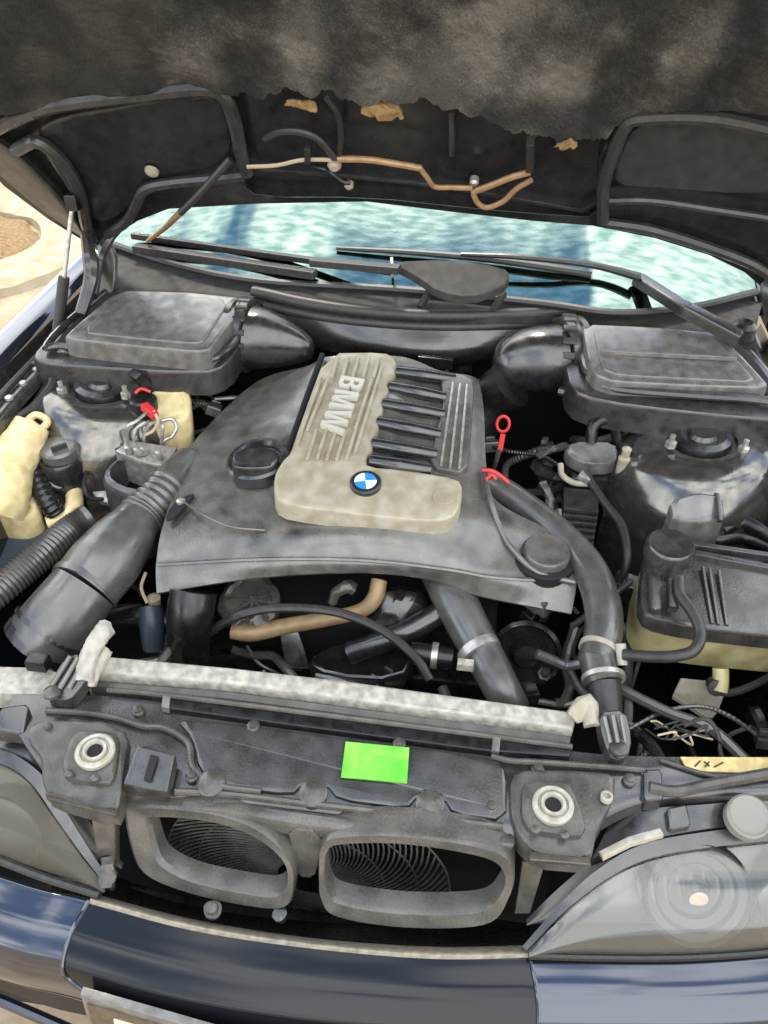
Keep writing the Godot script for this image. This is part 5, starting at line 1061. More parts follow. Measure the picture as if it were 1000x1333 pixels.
func front() -> void:
	var rd := part("radiator", "radiator with a chalky pale top tank")
	piece("top_tank", rough(slab(Geo.new(), [Vector3(-0.352, 0.765, -0.1393), Vector3(-0.1624, 0.765, -0.1443), Vector3(0.0082, 0.765, -0.1427), Vector3(0.1742, 0.765, -0.1384), Vector3(0.3371, 0.765, -0.1346), Vector3(0.3301, 0.762, -0.1069), Vector3(0.1763, 0.762, -0.1085), Vector3(0.0131, 0.762, -0.1135), Vector3(-0.1551, 0.762, -0.1174), Vector3(-0.3735, 0.762, -0.1105)], Vector3(0, -0.05, 0.0), 0.005), 0.002, 30), M.alloy, rd)
	piece("core", box(Geo.new(), Vector3(0, 0.50, -0.13), Vector3(0.66, 0.42, 0.04)), M.black, rd)
	piece("tank_strip", slab(Geo.new(), [Vector3(-0.3708, 0.745, -0.1066), Vector3(-0.1569, 0.745, -0.1173), Vector3(0.3316, 0.745, -0.1085), Vector3(0.3284, 0.742, -0.0961), Vector3(-0.1536, 0.742, -0.1046), Vector3(-0.359, 0.742, -0.0992)], Vector3(0, -0.02, 0), 0.003), M.steel, rd)
	piece("side_tank", slab(Geo.new(), [Vector3(-0.5799, 0.74, -0.1106), Vector3(-0.4481, 0.74, -0.1251), Vector3(-0.3955, 0.74, -0.1147), Vector3(-0.4107, 0.735, -0.0804), Vector3(-0.5567, 0.735, -0.0665)], Vector3(0, -0.03, 0), 0.004), M.alloy, rd)
	piece("inlet_elbow", rough(tube(Geo.new(), [Vector3(-0.3586, 0.775, -0.0825), Vector3(-0.3542, 0.8, -0.1115), Vector3(-0.3483, 0.81, -0.1298), Vector3(-0.3457, 0.81, -0.1517)], [0.014, 0.014, 0.013, 0.015], 12, 5), 0.004, 40), M.alloy, rd)
	piece("inlet_elbow", rough(tube(Geo.new(), [Vector3(-0.3409, 0.79, -0.1301), Vector3(-0.3462, 0.78, -0.1014), Vector3(-0.3532, 0.76, -0.089)], 0.009, 10, 4), 0.004, 40), M.white, rd)
	piece("outlet_stub", rough(tube(Geo.new(), [Vector3(0.3283, 0.77, -0.1174), Vector3(0.3476, 0.785, -0.1347), Vector3(0.3558, 0.77, -0.1083)], 0.012, 10, 4), 0.005, 40), M.pale, rd)
	piece("plug", box(Geo.new(), Vector3(-0.4451, 0.76, -0.1168), Vector3(0.03, 0.02, 0.02)), M.black, rd)
	for k in 2:
		var cl := part("radiator_clip")
		var o: Array = [Vector3(-0.3907, 0.795, -0.1137), Vector3(-0.3416, 0.795, -0.1061), Vector3(-0.3634, 0.765, -0.0623), Vector3(-0.3785, 0.765, -0.0505), Vector3(-0.4099, 0.765, -0.0597)] if k == 0 else [Vector3(0.3593, 0.79, -0.119), Vector3(0.3981, 0.79, -0.1286), Vector3(0.4081, 0.77, -0.0966), Vector3(0.4029, 0.755, -0.0759), Vector3(0.382, 0.755, -0.0668), Vector3(0.3687, 0.765, -0.0885)]
		piece("clip_body", slab(Geo.new(), soften(o, 1), Vector3(0, -0.02, 0), 0.004), M.plastic, cl)
		var q: Array = [[Vector3(-0.3804, 0.799, -0.1027), Vector3(-0.3978, 0.774, -0.0678)], [Vector3(-0.3684, 0.799, -0.1015), Vector3(-0.3848, 0.774, -0.0641)], [Vector3(-0.3565, 0.799, -0.1003), Vector3(-0.3721, 0.774, -0.0659)]] if k == 0 else [[Vector3(0.365, 0.799, -0.1036), Vector3(0.3758, 0.774, -0.0815)], [Vector3(0.3764, 0.799, -0.1078), Vector3(0.3859, 0.774, -0.083)], [Vector3(0.3876, 0.799, -0.1094), Vector3(0.3963, 0.774, -0.0869)]]
		for r in q:
			piece("clip_rib", tube(Geo.new(), r, 0.0035, 8, 1), M.lid, cl)
		piece("clip_bolt", lathe(Geo.new(), Vector3(-0.3936, 0.77, -0.0565) if k == 0 else Vector3(0.3884, 0.764, -0.0783), Vector3.UP, [[0.012, 0], [0.012, 0.005], [0.006, 0.008], [0, 0.008]], 14), M.steel, cl)
	# lock carrier
	var lc := part("lock_carrier", "dusty black front cross panel between radiator and grille")
	var sl := [
		[Vector3(-0.461, 0.742, -0.0673), Vector3(-0.3522, 0.742, -0.083), Vector3(-0.2443, 0.742, -0.0859), Vector3(-0.0377, 0.742, -0.0882), Vector3(0.1789, 0.742, -0.0875), Vector3(0.3311, 0.742, -0.0838), Vector3(0.4394, 0.742, -0.0905), Vector3(0.6579, 0.742, -0.1217)],
		[Vector3(-0.4556, 0.742, -0.0335), Vector3(-0.3405, 0.738, -0.0533), Vector3(-0.2351, 0.738, -0.0576), Vector3(-0.0321, 0.738, -0.0603), Vector3(0.1809, 0.738, -0.0602), Vector3(0.3305, 0.738, -0.0557), Vector3(0.4375, 0.74, -0.0696), Vector3(0.6536, 0.742, -0.1051)],
		[Vector3(-0.4174, 0.735, 0.0017), Vector3(-0.3197, 0.733, -0.0011), Vector3(-0.2191, 0.733, -0.0092), Vector3(-0.0212, 0.733, -0.0066), Vector3(0.1842, 0.733, -0.0121), Vector3(0.3296, 0.733, -0.0154), Vector3(0.4366, 0.735, -0.0526), Vector3(0.6502, 0.74, -0.0891)],
		[Vector3(-0.3672, 0.725, 0.0432), Vector3(-0.2921, 0.722, 0.0447), Vector3(-0.2033, 0.722, 0.0415), Vector3(-0.0126, 0.722, 0.0374), Vector3(0.1878, 0.722, 0.0336), Vector3(0.32, 0.722, 0.0214), Vector3(0.4359, 0.728, -0.0338), Vector3(0.6477, 0.735, -0.0732)],
		[Vector3(-0.3673, 0.705, 0.0535), Vector3(-0.2916, 0.705, 0.0545), Vector3(-0.2022, 0.708, 0.0507), Vector3(-0.0109, 0.708, 0.0486), Vector3(0.1894, 0.708, 0.0444), Vector3(0.3223, 0.704, 0.0319), Vector3(0.4383, 0.715, -0.0311), Vector3(0.6491, 0.725, -0.0661)]]
	piece("cross_panel", surf(Geo.new(), sl, 60, 30, Vector3(0, -0.006, 0)), M.steel_dark, lc)
	piece("raised_field", slab(Geo.new(), soften([Vector3(-0.2194, 0.746, -0.0576), Vector3(-0.1412, 0.746, -0.0622), Vector3(0.2302, 0.746, -0.0577), Vector3(0.2432, 0.744, -0.0367), Vector3(0.2457, 0.731, 0.0266), Vector3(0.1768, 0.731, 0.0253), Vector3(0.1634, 0.733, 0.0082), Vector3(0.1302, 0.733, 0.0083), Vector3(0.1172, 0.731, 0.027), Vector3(0.0263, 0.731, 0.0263), Vector3(0.0081, 0.734, 0.0101), Vector3(-0.0225, 0.734, 0.0121), Vector3(-0.0344, 0.732, 0.0288), Vector3(-0.1327, 0.732, 0.0288), Vector3(-0.1662, 0.736, 0.0101), Vector3(-0.1875, 0.742, -0.0324)], 1, 0.2), Vector3(0, -0.015, 0), 0.005), M.steel_dark, lc)
	piece("rear_rail", slab(Geo.new(), [Vector3(-0.2397, 0.752, -0.0867), Vector3(0.3296, 0.752, -0.0838), Vector3(0.3262, 0.75, -0.0686), Vector3(0.2214, 0.75, -0.0622), Vector3(-0.2374, 0.75, -0.0694)], Vector3(0, -0.012, 0), 0.003), M.black, lc)
	piece("rail_lip", tube(Geo.new(), [Vector3(-0.3291, 0.752, -0.0879), Vector3(-0.2435, 0.754, -0.0887), Vector3(0.0501, 0.754, -0.086), Vector3(0.3292, 0.754, -0.0822)], 0.004, 8, 4), M.steel, lc)
	piece("front_ledge", tube(Geo.new(), [Vector3(-0.1881, 0.728, 0.0433), Vector3(-0.1152, 0.727, 0.0369), Vector3(-0.0126, 0.727, 0.0361), Vector3(0.1281, 0.727, 0.0341), Vector3(0.2414, 0.727, 0.0334)], 0.005, 8, 5), M.steel, lc)
	for q in [Vector3(-0.1433, 0.732, 0.028), Vector3(-0.0073, 0.729, 0.0218), Vector3(0.1463, 0.729, 0.0171)]:
		piece("dome_bolt", lathe(Geo.new(), q, Vector3(0, 1, 0.2), [[0.020, -0.005], [0.019, 0.004], [0.013, 0.009], [0.0, 0.010]], 20), M.steel, lc)
	for q in [Vector3(-0.276, 0.744, -0.0646), Vector3(-0.1077, 0.7465, -0.06), Vector3(0.0965, 0.7465, -0.0595), Vector3(0.284, 0.742, -0.0499), Vector3(0.2255, 0.732, 0.0101), Vector3(-0.171, 0.735, 0.0221), Vector3(0.4049, 0.742, -0.0492)]:
		piece("small_bolt", lathe(Geo.new(), q, Vector3(0, 1, 0.1), [[0.009, -0.004], [0.009, 0.001], [0.006, 0.002], [0.006, 0.006], [0.0, 0.007]], 12), M.steel, lc)
	piece("pressed_edge", tube(Geo.new(), [Vector3(-0.4042, 0.744, -0.0461), Vector3(-0.3492, 0.744, -0.05), Vector3(-0.3035, 0.744, -0.0484), Vector3(-0.2612, 0.744, -0.0399), Vector3(-0.2283, 0.744, -0.0406), Vector3(-0.1896, 0.742, -0.0219), Vector3(-0.1716, 0.738, 0.0123), Vector3(-0.1321, 0.734, 0.03), Vector3(-0.0753, 0.732, 0.0299)], 0.0045, 8, 6), M.steel, lc)
	piece("pressed_edge", tube(Geo.new(), [Vector3(0.2219, 0.747, -0.057), Vector3(0.2466, 0.748, -0.0525), Vector3(0.2832, 0.749, -0.0546), Vector3(0.3745, 0.749, -0.0603), Vector3(0.4237, 0.746, -0.0646)], 0.004, 8, 6), M.steel, lc)
	piece("pressed_edge", tube(Geo.new(), [Vector3(0.4482, 0.745, -0.0834), Vector3(0.5263, 0.744, -0.0687), Vector3(0.6273, 0.745, -0.0824)], 0.003, 8, 6), M.steel, lc)
	piece("rail_notch", slab(Geo.new(), [Vector3(-0.2454, 0.757, -0.0859), Vector3(-0.2342, 0.757, -0.0862), Vector3(-0.2308, 0.753, -0.0679), Vector3(-0.2424, 0.753, -0.069)], Vector3(0, -0.01, 0), 0.001), M.lid, lc)
	piece("rail_notch", slab(Geo.new(), [Vector3(0.2222, 0.757, -0.0824), Vector3(0.2327, 0.757, -0.0813), Vector3(0.2315, 0.753, -0.0615), Vector3(0.2212, 0.753, -0.0625)], Vector3(0, -0.01, 0), 0.001), M.lid, lc)
	piece("green_sticker", slab(Geo.new(), [Vector3(0.0235, 0.7485, -0.0514), Vector3(0.1108, 0.7485, -0.0538), Vector3(0.1134, 0.7405, -0.004), Vector3(0.0258, 0.7405, -0.001)], Vector3(0, -0.002, 0), 0.0005), M.green, lc, "bright green paper sticker")
	piece("yellow_label", slab(Geo.new(), [Vector3(0.4752, 0.747, -0.092), Vector3(0.6342, 0.747, -0.1135), Vector3(0.629, 0.744, -0.0881), Vector3(0.4822, 0.744, -0.0732)], Vector3(0, -0.002, 0), 0.0005), M.yellow_label, lc, "faded yellow paper label")
	for q in [[Vector3(0.4925, 0.7472, -0.0796), Vector3(0.501, 0.7472, -0.0894)], [Vector3(0.5059, 0.7472, -0.0889), Vector3(0.5119, 0.7472, -0.0824)], [Vector3(0.5131, 0.7472, -0.0899), Vector3(0.5056, 0.7472, -0.0803)], [Vector3(0.5178, 0.7472, -0.082), Vector3(0.5314, 0.7472, -0.0913)]]:
		piece("label_mark", bar(Geo.new(), q[0], q[1], 0.0018, 0.001, Vector3.UP, 0.0003), M.rubber, lc)
	# latch plates with their bright catches
	var la := part("bonnet_latch")
	piece("latch_plate", slab(Geo.new(), soften([Vector3(-0.4179, 0.745, -0.0232), Vector3(-0.3644, 0.748, -0.0352), Vector3(-0.3101, 0.748, -0.039), Vector3(-0.273, 0.747, -0.0228), Vector3(-0.2609, 0.742, 0.0278), Vector3(-0.2507, 0.735, 0.0683), Vector3(-0.2539, 0.728, 0.0845), Vector3(-0.3513, 0.728, 0.0712), Vector3(-0.3669, 0.732, 0.0539), Vector3(-0.3796, 0.738, 0.0237), Vector3(-0.4071, 0.742, 0.0054)], 1, 0.2), Vector3(0, -0.030, 0), 0.005), M.steel, la)
	piece("latch_well", slab(Geo.new(), soften([Vector3(-0.3471, 0.753, -0.0038), Vector3(-0.3333, 0.754, -0.0179), Vector3(-0.2904, 0.753, -0.0196), Vector3(-0.2784, 0.752, -0.0055), Vector3(-0.2667, 0.746, 0.0434), Vector3(-0.2727, 0.743, 0.0562), Vector3(-0.3318, 0.743, 0.0529), Vector3(-0.3438, 0.746, 0.0365)], 1, 0.2), Vector3(0, -0.010, 0), 0.004), M.steel, la)
	piece("latch_lip", slab(Geo.new(), [Vector3(-0.3536, 0.735, 0.0715), Vector3(-0.2503, 0.735, 0.0851), Vector3(-0.2547, 0.722, 0.0852), Vector3(-0.3534, 0.722, 0.0744)], Vector3(0, -0.012, -0.004), 0.002), M.steel, la)
	var lb := part("bonnet_latch")
	piece("latch_plate", slab(Geo.new(), soften([Vector3(0.2472, 0.745, -0.0306), Vector3(0.268, 0.748, -0.0434), Vector3(0.344, 0.748, -0.0518), Vector3(0.3862, 0.748, -0.0531), Vector3(0.382, 0.744, -0.0157), Vector3(0.3589, 0.737, 0.0272), Vector3(0.3507, 0.728, 0.0628), Vector3(0.2847, 0.728, 0.0659), Vector3(0.2615, 0.731, 0.048), Vector3(0.2489, 0.737, 0.0211)], 1, 0.2), Vector3(0, -0.030, 0), 0.005), M.steel, lb)
	piece("latch_well", slab(Geo.new(), soften([Vector3(0.2625, 0.753, -0.0156), Vector3(0.2823, 0.754, -0.0247), Vector3(0.3242, 0.753, -0.029), Vector3(0.3335, 0.75, -0.0048), Vector3(0.3442, 0.745, 0.0289), Vector3(0.3353, 0.742, 0.0442), Vector3(0.2735, 0.743, 0.043), Vector3(0.2616, 0.746, 0.025)], 1, 0.2), Vector3(0, -0.010, 0), 0.004), M.steel, lb)
	piece("latch_lip", slab(Geo.new(), [Vector3(0.2744, 0.735, 0.0673), Vector3(0.3475, 0.735, 0.0652), Vector3(0.3517, 0.72, 0.0662), Vector3(0.2762, 0.72, 0.0707)], Vector3(0, -0.012, -0.004), 0.002), M.steel, lb)
	for q in [[la, Vector3(-0.3048, 0.752, 0.0145)], [lb, Vector3(0.3019, 0.75, 0.0086)]]:
		var c: Vector3 = q[1]
		piece("catch_hole", lathe(Geo.new(), c, Vector3(0, 1, 0.08), [[0.013, 0.0012], [0.0, 0.001]], 24), M.void_, q[0])
		piece("catch_ring", lathe(Geo.new(), c, Vector3(0, 1, 0.08), [[0.0265, -0.008], [0.0265, 0.002], [0.0245, 0.004], [0.020, 0.004], [0.0185, 0.0005], [0.0165, 0.0005], [0.0155, 0.006], [0.0125, 0.006], [0.0105, 0.002], [0.0105, -0.008]], 36), M.white, q[0], "worn bright ring around the latch hole")
		for d in [Vector3(-0.022, -0.0065, 0.035), Vector3(0.014, -0.0065, 0.037)]:
			piece("rivet", lathe(Geo.new(), c + d, Vector3.UP, [[0.006, 0], [0.006, 0.004], [0.003, 0.006], [0, 0.006]], 10), M.steel, q[0])
	piece("rivet", lathe(Geo.new(), Vector3(-0.3875, 0.749, -0.0178), Vector3.UP, [[0.006, 0], [0.005, 0.004], [0, 0.005]], 10), M.steel, la)
	piece("small_hole", lathe(Geo.new(), Vector3(0.3712, 0.749, -0.0142), Vector3.UP, [[0.008, -0.005], [0.008, 0.002], [0.005, 0.003], [0.004, -0.002], [0, -0.002]], 16), M.white, lb)
	piece("release_tab", slab(Geo.new(), [Vector3(-0.2493, 0.76, 0.005), Vector3(-0.2381, 0.76, 0.0009), Vector3(-0.1948, 0.76, 0.0095), Vector3(-0.1908, 0.748, 0.0571), Vector3(-0.2072, 0.748, 0.0571), Vector3(-0.2516, 0.748, 0.0542)], Vector3(0, -0.02, 0), 0.003), M.plastic, la)
	piece("tab_slot", slab(Geo.new(), [Vector3(-0.2255, 0.7635, 0.0164), Vector3(-0.2147, 0.7635, 0.0173), Vector3(-0.2151, 0.755, 0.0492), Vector3(-0.2247, 0.755, 0.0482)], Vector3(0, -0.003, 0), 0.0006), M.void_, la)
	# pressed edges on the right of the carrier
	piece("pressed_edge", tube(Geo.new(), [Vector3(0.4289, 0.742, -0.0409), Vector3(0.4639, 0.74, -0.0414), Vector3(0.5145, 0.744, -0.0576), Vector3(0.6285, 0.75, -0.0934)], 0.008, 8, 6), M.steel, lc)
	piece("carrier_end", slab(Geo.new(), soften([Vector3(0.4228, 0.75, -0.0641), Vector3(0.4472, 0.75, -0.0676), Vector3(0.448, 0.738, -0.029), Vector3(0.4209, 0.738, -0.0229)], 1, 0.12), Vector3(0, -0.02, 0), 0.004), M.plastic, lc)
	piece("carrier_end", slab(Geo.new(), soften([Vector3(0.4526, 0.728, -0.0247), Vector3(0.4797, 0.73, -0.033), Vector3(0.4836, 0.718, -0.0075), Vector3(0.4558, 0.716, 0.0007)], 1, 0.12), Vector3(0, -0.02, 0), 0.004), M.plastic, lc)
	piece("carrier_end", slab(Geo.new(), soften([Vector3(-0.461, 0.76, -0.0318), Vector3(-0.424, 0.76, -0.0439), Vector3(-0.4203, 0.74, -0.007), Vector3(-0.4652, 0.74, -0.0071)], 1, 0.12), Vector3(0, -0.02, 0), 0.004), M.plastic, lc)
	piece("stay", slab(Geo.new(), [Vector3(-0.2968, 0.7, 0.075), Vector3(-0.264, 0.7, 0.0727), Vector3(-0.2756, 0.6, 0.0918), Vector3(-0.2985, 0.6, 0.095)], Vector3(0, -0.004, -0.012), 0.002), M.steel, lc)
	piece("stay", slab(Geo.new(), [Vector3(0.27, 0.69, 0.0567), Vector3(0.2992, 0.69, 0.0557), Vector3(0.2904, 0.6, 0.0769), Vector3(0.2702, 0.6, 0.0797)], Vector3(0, -0.004, -0.012), 0.002), M.steel, lc)
	# twin grille
	var gr := part("kidney_grille", "pair of grille frames coated in grey dust")
	piece("grille_top", surf(Geo.new(), [[Vector3(-0.2649, 0.6963, 0.045), Vector3(-0.1221, 0.7245, 0.05), Vector3(-0.0093, 0.728, 0.052), Vector3(0.1298, 0.7247, 0.05), Vector3(0.2568, 0.7213, 0.045)], [Vector3(-0.2591, 0.695, 0.055), Vector3(-0.1184, 0.7264, 0.062), Vector3(-0.0071, 0.7213, 0.064), Vector3(0.131, 0.7271, 0.062), Vector3(0.2551, 0.7199, 0.055)], [Vector3(-0.2493, 0.6878, 0.056), Vector3(-0.1191, 0.7153, 0.064), Vector3(-0.0098, 0.697, 0.066), Vector3(0.1316, 0.7163, 0.064), Vector3(0.2492, 0.7021, 0.056)]], 30, 6, Vector3(0, -0.004, -0.006)), M.grille, gr)
	piece("grille_spur", slab(Geo.new(), soften([Vector3(-0.0346, 0.7161, 0.068), Vector3(0.0135, 0.7166, 0.068), Vector3(0.0081, 0.6556, 0.072), Vector3(0.0008, 0.6121, 0.075), Vector3(-0.0247, 0.6095, 0.075), Vector3(-0.0268, 0.6643, 0.071)], 1), Vector3(0, 0.0, -0.02), 0.003), M.grille, gr)
	var lo_out := [Vector3(-0.2599, 0.702, 0.055), Vector3(-0.2558, 0.6297, 0.072), Vector3(-0.239, 0.5849, 0.085), Vector3(-0.175, 0.5705, 0.095), Vector3(-0.0914, 0.5709, 0.102), Vector3(-0.0388, 0.583, 0.104), Vector3(-0.022, 0.6167, 0.1), Vector3(-0.0244, 0.6704, 0.085), Vector3(-0.0609, 0.7098, 0.07), Vector3(-0.1194, 0.7231, 0.06), Vector3(-0.199, 0.7169, 0.056)]
	var lo_in := [Vector3(-0.2252, 0.6807, 0.055), Vector3(-0.2168, 0.6395, 0.07), Vector3(-0.2032, 0.6168, 0.082), Vector3(-0.1616, 0.6017, 0.09), Vector3(-0.0901, 0.6032, 0.096), Vector3(-0.0489, 0.6098, 0.098), Vector3(-0.0313, 0.6367, 0.095), Vector3(-0.0359, 0.6696, 0.084), Vector3(-0.0706, 0.6893, 0.07), Vector3(-0.1243, 0.6969, 0.06), Vector3(-0.1871, 0.6908, 0.056)]
	var ro_out := [Vector3(0.0108, 0.6616, 0.09), Vector3(0.0124, 0.7028, 0.075), Vector3(0.0345, 0.7215, 0.068), Vector3(0.1202, 0.7367, 0.064), Vector3(0.2307, 0.7243, 0.06), Vector3(0.2584, 0.6996, 0.07), Vector3(0.2579, 0.6513, 0.085), Vector3(0.232, 0.6054, 0.1), Vector3(0.1294, 0.5756, 0.104), Vector3(0.0368, 0.5789, 0.104), Vector3(0.0142, 0.6143, 0.1)]
	var ro_in := [Vector3(0.0203, 0.6716, 0.09), Vector3(0.0223, 0.6923, 0.076), Vector3(0.0395, 0.7045, 0.07), Vector3(0.121, 0.7172, 0.066), Vector3(0.2182, 0.7031, 0.062), Vector3(0.2463, 0.6854, 0.07), Vector3(0.2441, 0.6614, 0.082), Vector3(0.2195, 0.6326, 0.093), Vector3(0.1275, 0.611, 0.097), Vector3(0.0425, 0.6122, 0.097), Vector3(0.0241, 0.6375, 0.094)]
	for q in [[lo_out, lo_in], [ro_out, ro_in]]:
		var a: Array = q[0]
		var c: Array = q[1]
		var back := []
		var aback := []
		for i in a.size():
			back.append(c[i] + Vector3(0, 0.002, -0.022))
			aback.append(a[i] + Vector3(0, 0, -0.035))
		var fa := []
		var fc := []
		for i in a.size():
			fa.append(a[i].lerp(c[i], 0.16) + Vector3(0, 0.0015, 0.006))
			fc.append(c[i].lerp(a[i], 0.14) + Vector3(0, 0.0015, 0.006))
		var lines := []
		for ring in [aback, a, fa, fc, c, back]:
			var line := []
			var cl: Array = ring.duplicate()
			cl.append(ring[0])
			for i in 67:
				line.append(cr(cl, i / 66.0))
			lines.append(line)
		piece("grille_frame", sheet(Geo.new(), lines), M.grille, gr, "", 30.0)
	var fan := part("cooling_fan")
	piece("fan_shroud", slab(Geo.new(), [Vector3(-0.34, 0.30, -0.06), Vector3(0.34, 0.30, -0.06), Vector3(0.34, 0.70, -0.06), Vector3(-0.34, 0.70, -0.06)], Vector3(0, 0, -0.02), 0.003), M.void_, fan)
	var c := Vector3(-0.0263, 0.5045, 0.018)
	for i in 84:
		var w := i * TAU / 84.0
		var pts := []
		for k in 7:
			var rad := 0.045 + k * 0.028
			var w2 := w + k * 0.21
			pts.append(c + Vector3(cos(w2) * rad, sin(w2) * rad, 0))
		piece("guard_wire", tube(Geo.new(), pts, 0.0015, 5, 3), M.cover, fan)
	for r in [0.06, 0.115, 0.165, 0.212]:
		var pts := []
		for k in 24:
			var w := TAU * k / 24
			pts.append(c + Vector3(cos(w), sin(w), 0) * r + Vector3(0, 0, -0.003))
		piece("guard_ring", tube(Geo.new(), pts, 0.0014, 5, 3, [], true), M.lid, fan)
	for i in 7:
		var w := i * TAU / 7.0
		var blade := [[], [], []]
		for k in 3:
			for q in 4:
				var rad := 0.05 + q * 0.045
				var w2 := w + (k - 1) * 0.22 + q * 0.12
				blade[k].append(c + Vector3(cos(w2) * rad, sin(w2) * rad, -0.035 + (k - 1) * 0.012))
		piece("fan_blade", surf(Geo.new(), blade, 9, 4, Vector3(0, 0, -0.002)), M.black, fan)
	# bumper
	var bu := part("bumper", "glossy dark blue bumper mirroring sky and ground")
	var tl := [Vector3(-0.5086, 0.585, 0.1048), Vector3(-0.4331, 0.585, 0.1191), Vector3(-0.3627, 0.583, 0.128), Vector3(-0.2989, 0.58, 0.1304), Vector3(-0.1521, 0.58, 0.1455), Vector3(0.0039, 0.58, 0.1479), Vector3(0.1642, 0.58, 0.1383), Vector3(0.2927, 0.58, 0.1213), Vector3(0.4004, 0.585, 0.1105), Vector3(0.4982, 0.588, 0.0982), Vector3(0.5965, 0.592, 0.0805), Vector3(0.6463, 0.594, 0.0695)]
	for q in [Vector3(0.70, 0.588, 0.04), Vector3(0.83, 0.588, -0.10), Vector3(0.865, 0.588, -0.30)]:
		tl.push_front(Vector3(-q.x, q.y, q.z))
		tl.push_back(q)
	var rws := [tl]
	for q in [[-0.002, 0.012], [-0.010, 0.042], [-0.031, 0.069], [-0.068, 0.084], [-0.102, 0.087], [-0.120, 0.074]]:
		var row := []
		for p in tl:
			var nd := Vector3(p.x * 0.75, 0, 1).normalized()
			row.append(p + nd * q[1] + Vector3(0, q[0], 0))
		rws.append(row)
	piece("bumper_skin", surf(Geo.new(), rws, 90, 40, Vector3(0, -0.002, -0.004)), M.paint, bu)
	piece("bumper_lip", surf(Geo.new(), [[Vector3(-0.3208, 0.5368, 0.1), Vector3(-0.1679, 0.5346, 0.115), Vector3(-0.0036, 0.5398, 0.12), Vector3(0.1633, 0.5592, 0.118), Vector3(0.2946, 0.5643, 0.1)], [Vector3(-0.2973, 0.588, 0.13), Vector3(-0.1511, 0.588, 0.1452), Vector3(0.0042, 0.588, 0.1476), Vector3(0.1639, 0.588, 0.139), Vector3(0.2917, 0.588, 0.1202)], [Vector3(-0.2984, 0.58, 0.1368), Vector3(-0.1499, 0.58, 0.1523), Vector3(0.0051, 0.58, 0.1536), Vector3(0.1648, 0.58, 0.145), Vector3(0.2946, 0.58, 0.1259)]], 40, 8, Vector3(0, -0.004, 0)), M.dust, bu)
	var cp := []
	for q in [[0.003, 0.0], [-0.0005, 0.015], [-0.007, 0.045], [-0.029, 0.072], [-0.050, 0.0805], [-0.068, 0.085]]:
		var row := []
		for i in [6, 7, 8, 9, 10]:
			var p: Vector3 = tl[i]
			var nd := Vector3(p.x * 0.75, 0, 1).normalized()
			row.append(p + nd * (q[1] + 0.002) + Vector3(0, q[0], 0))
		cp.append(row)
	# the dark middle panel narrows towards its lower corners
	for j in 6:
		var f: float = [0.0, 0.0, 0.0, 0.02, 0.07, 0.22][j]
		cp[j][0] = cp[j][0].lerp(cp[j][1], f)
		cp[j][4] = cp[j][4].lerp(cp[j][3], f)
	piece("centre_panel", surf(Geo.new(), cp, 40, 16, Vector3(0, -0.001, -0.003)), M.gloss, bu)
	var edge_l := []
	var edge_r := []
	var edge_b := []
	for j in 6:
		edge_l.append(cp[j][0]); edge_r.append(cp[j][4])
	for p in cp[5]:
		edge_b.append(p)
	piece("panel_edge", tube(Geo.new(), edge_l, 0.0032, 8, 5), M.paint, bu)
	piece("panel_edge", tube(Geo.new(), edge_r, 0.0032, 8, 5), M.paint, bu)
	piece("panel_edge", tube(Geo.new(), edge_b, 0.0032, 8, 8), M.paint, bu)
	piece("bumper_beam", box(Geo.new(), Vector3(0, 0.43, 0.07), Vector3(0.84, 0.08, 0.05), Basis(), 0.01), M.black, bu)
	var low := []
	for q in [[-0.125, 0.055], [-0.150, 0.040], [-0.19, 0.048], [-0.24, 0.06]]:
		var row := []
		for p in tl:
			var nd := Vector3(p.x * 0.75, 0, 1).normalized()
			row.append(p + nd * q[1] + Vector3(0, q[0], 0))
		low.append(row)
	piece("lower_valance", surf(Geo.new(), low, 50, 16, Vector3(0, -0.002, -0.004)), M.gloss, bu)
	piece("valance_strip", tube(Geo.new(), [Vector3(-0.4839, 0.42, 0.2017), Vector3(-0.407, 0.42, 0.2167), Vector3(-0.3075, 0.42, 0.2375)], 0.008, 8, 4), M.paint, bu)
	piece("spigot", rough(lathe(Geo.new(), Vector3(-0.1311, 0.575, 0.1193), Vector3(0, 1, 0.2), [[0.012, 0], [0.012, 0.008], [0.008, 0.0085], [0.007, 0.016], [0, 0.017]], 20), 0.0015, 60), M.steel, bu)
	piece("spigot", rough(lathe(Geo.new(), Vector3(-0.0404, 0.575, 0.1129), Vector3(0, 1, 0.2), [[0.010, 0], [0.010, 0.010], [0, 0.012]], 14), 0.003, 60), M.cover_dark, bu)
	piece("bumper_shelf", surf(Geo.new(), [[Vector3(-0.3737, 0.4464, 0.02), Vector3(-0.2057, 0.43, 0.04), Vector3(-0.0222, 0.4489, 0.05), Vector3(0.1611, 0.4732, 0.05), Vector3(0.3062, 0.4673, 0.02)], [Vector3(-0.3198, 0.5414, 0.1), Vector3(-0.1672, 0.5391, 0.115), Vector3(-0.0034, 0.5443, 0.12), Vector3(0.1631, 0.5635, 0.118), Vector3(0.2941, 0.5685, 0.1)]], 20, 4, Vector3(0, -0.004, 0)), M.black, bu)
	# licence plate, only its upper corner in the picture
	var lp := part("licence_plate")
	var pa := Vector3(-0.2767, 0.5446, 0.235)
	var px := Vector3(1, 0, 0.10).normalized()
	px = (Vector3(-0.0219, 0.6094, 0.262) - pa).normalized()
	px = Vector3(px.x, -0.01, px.z).normalized()
	var dn := Vector3(0, -1, 0.12).normalized()
	piece("plate_frame", slab(Geo.new(), [pa, pa + px * 0.52, pa + px * 0.52 + dn * 0.115, pa + dn * 0.115], Vector3(0, 0.0, -0.008), 0.003), M.lid, lp)
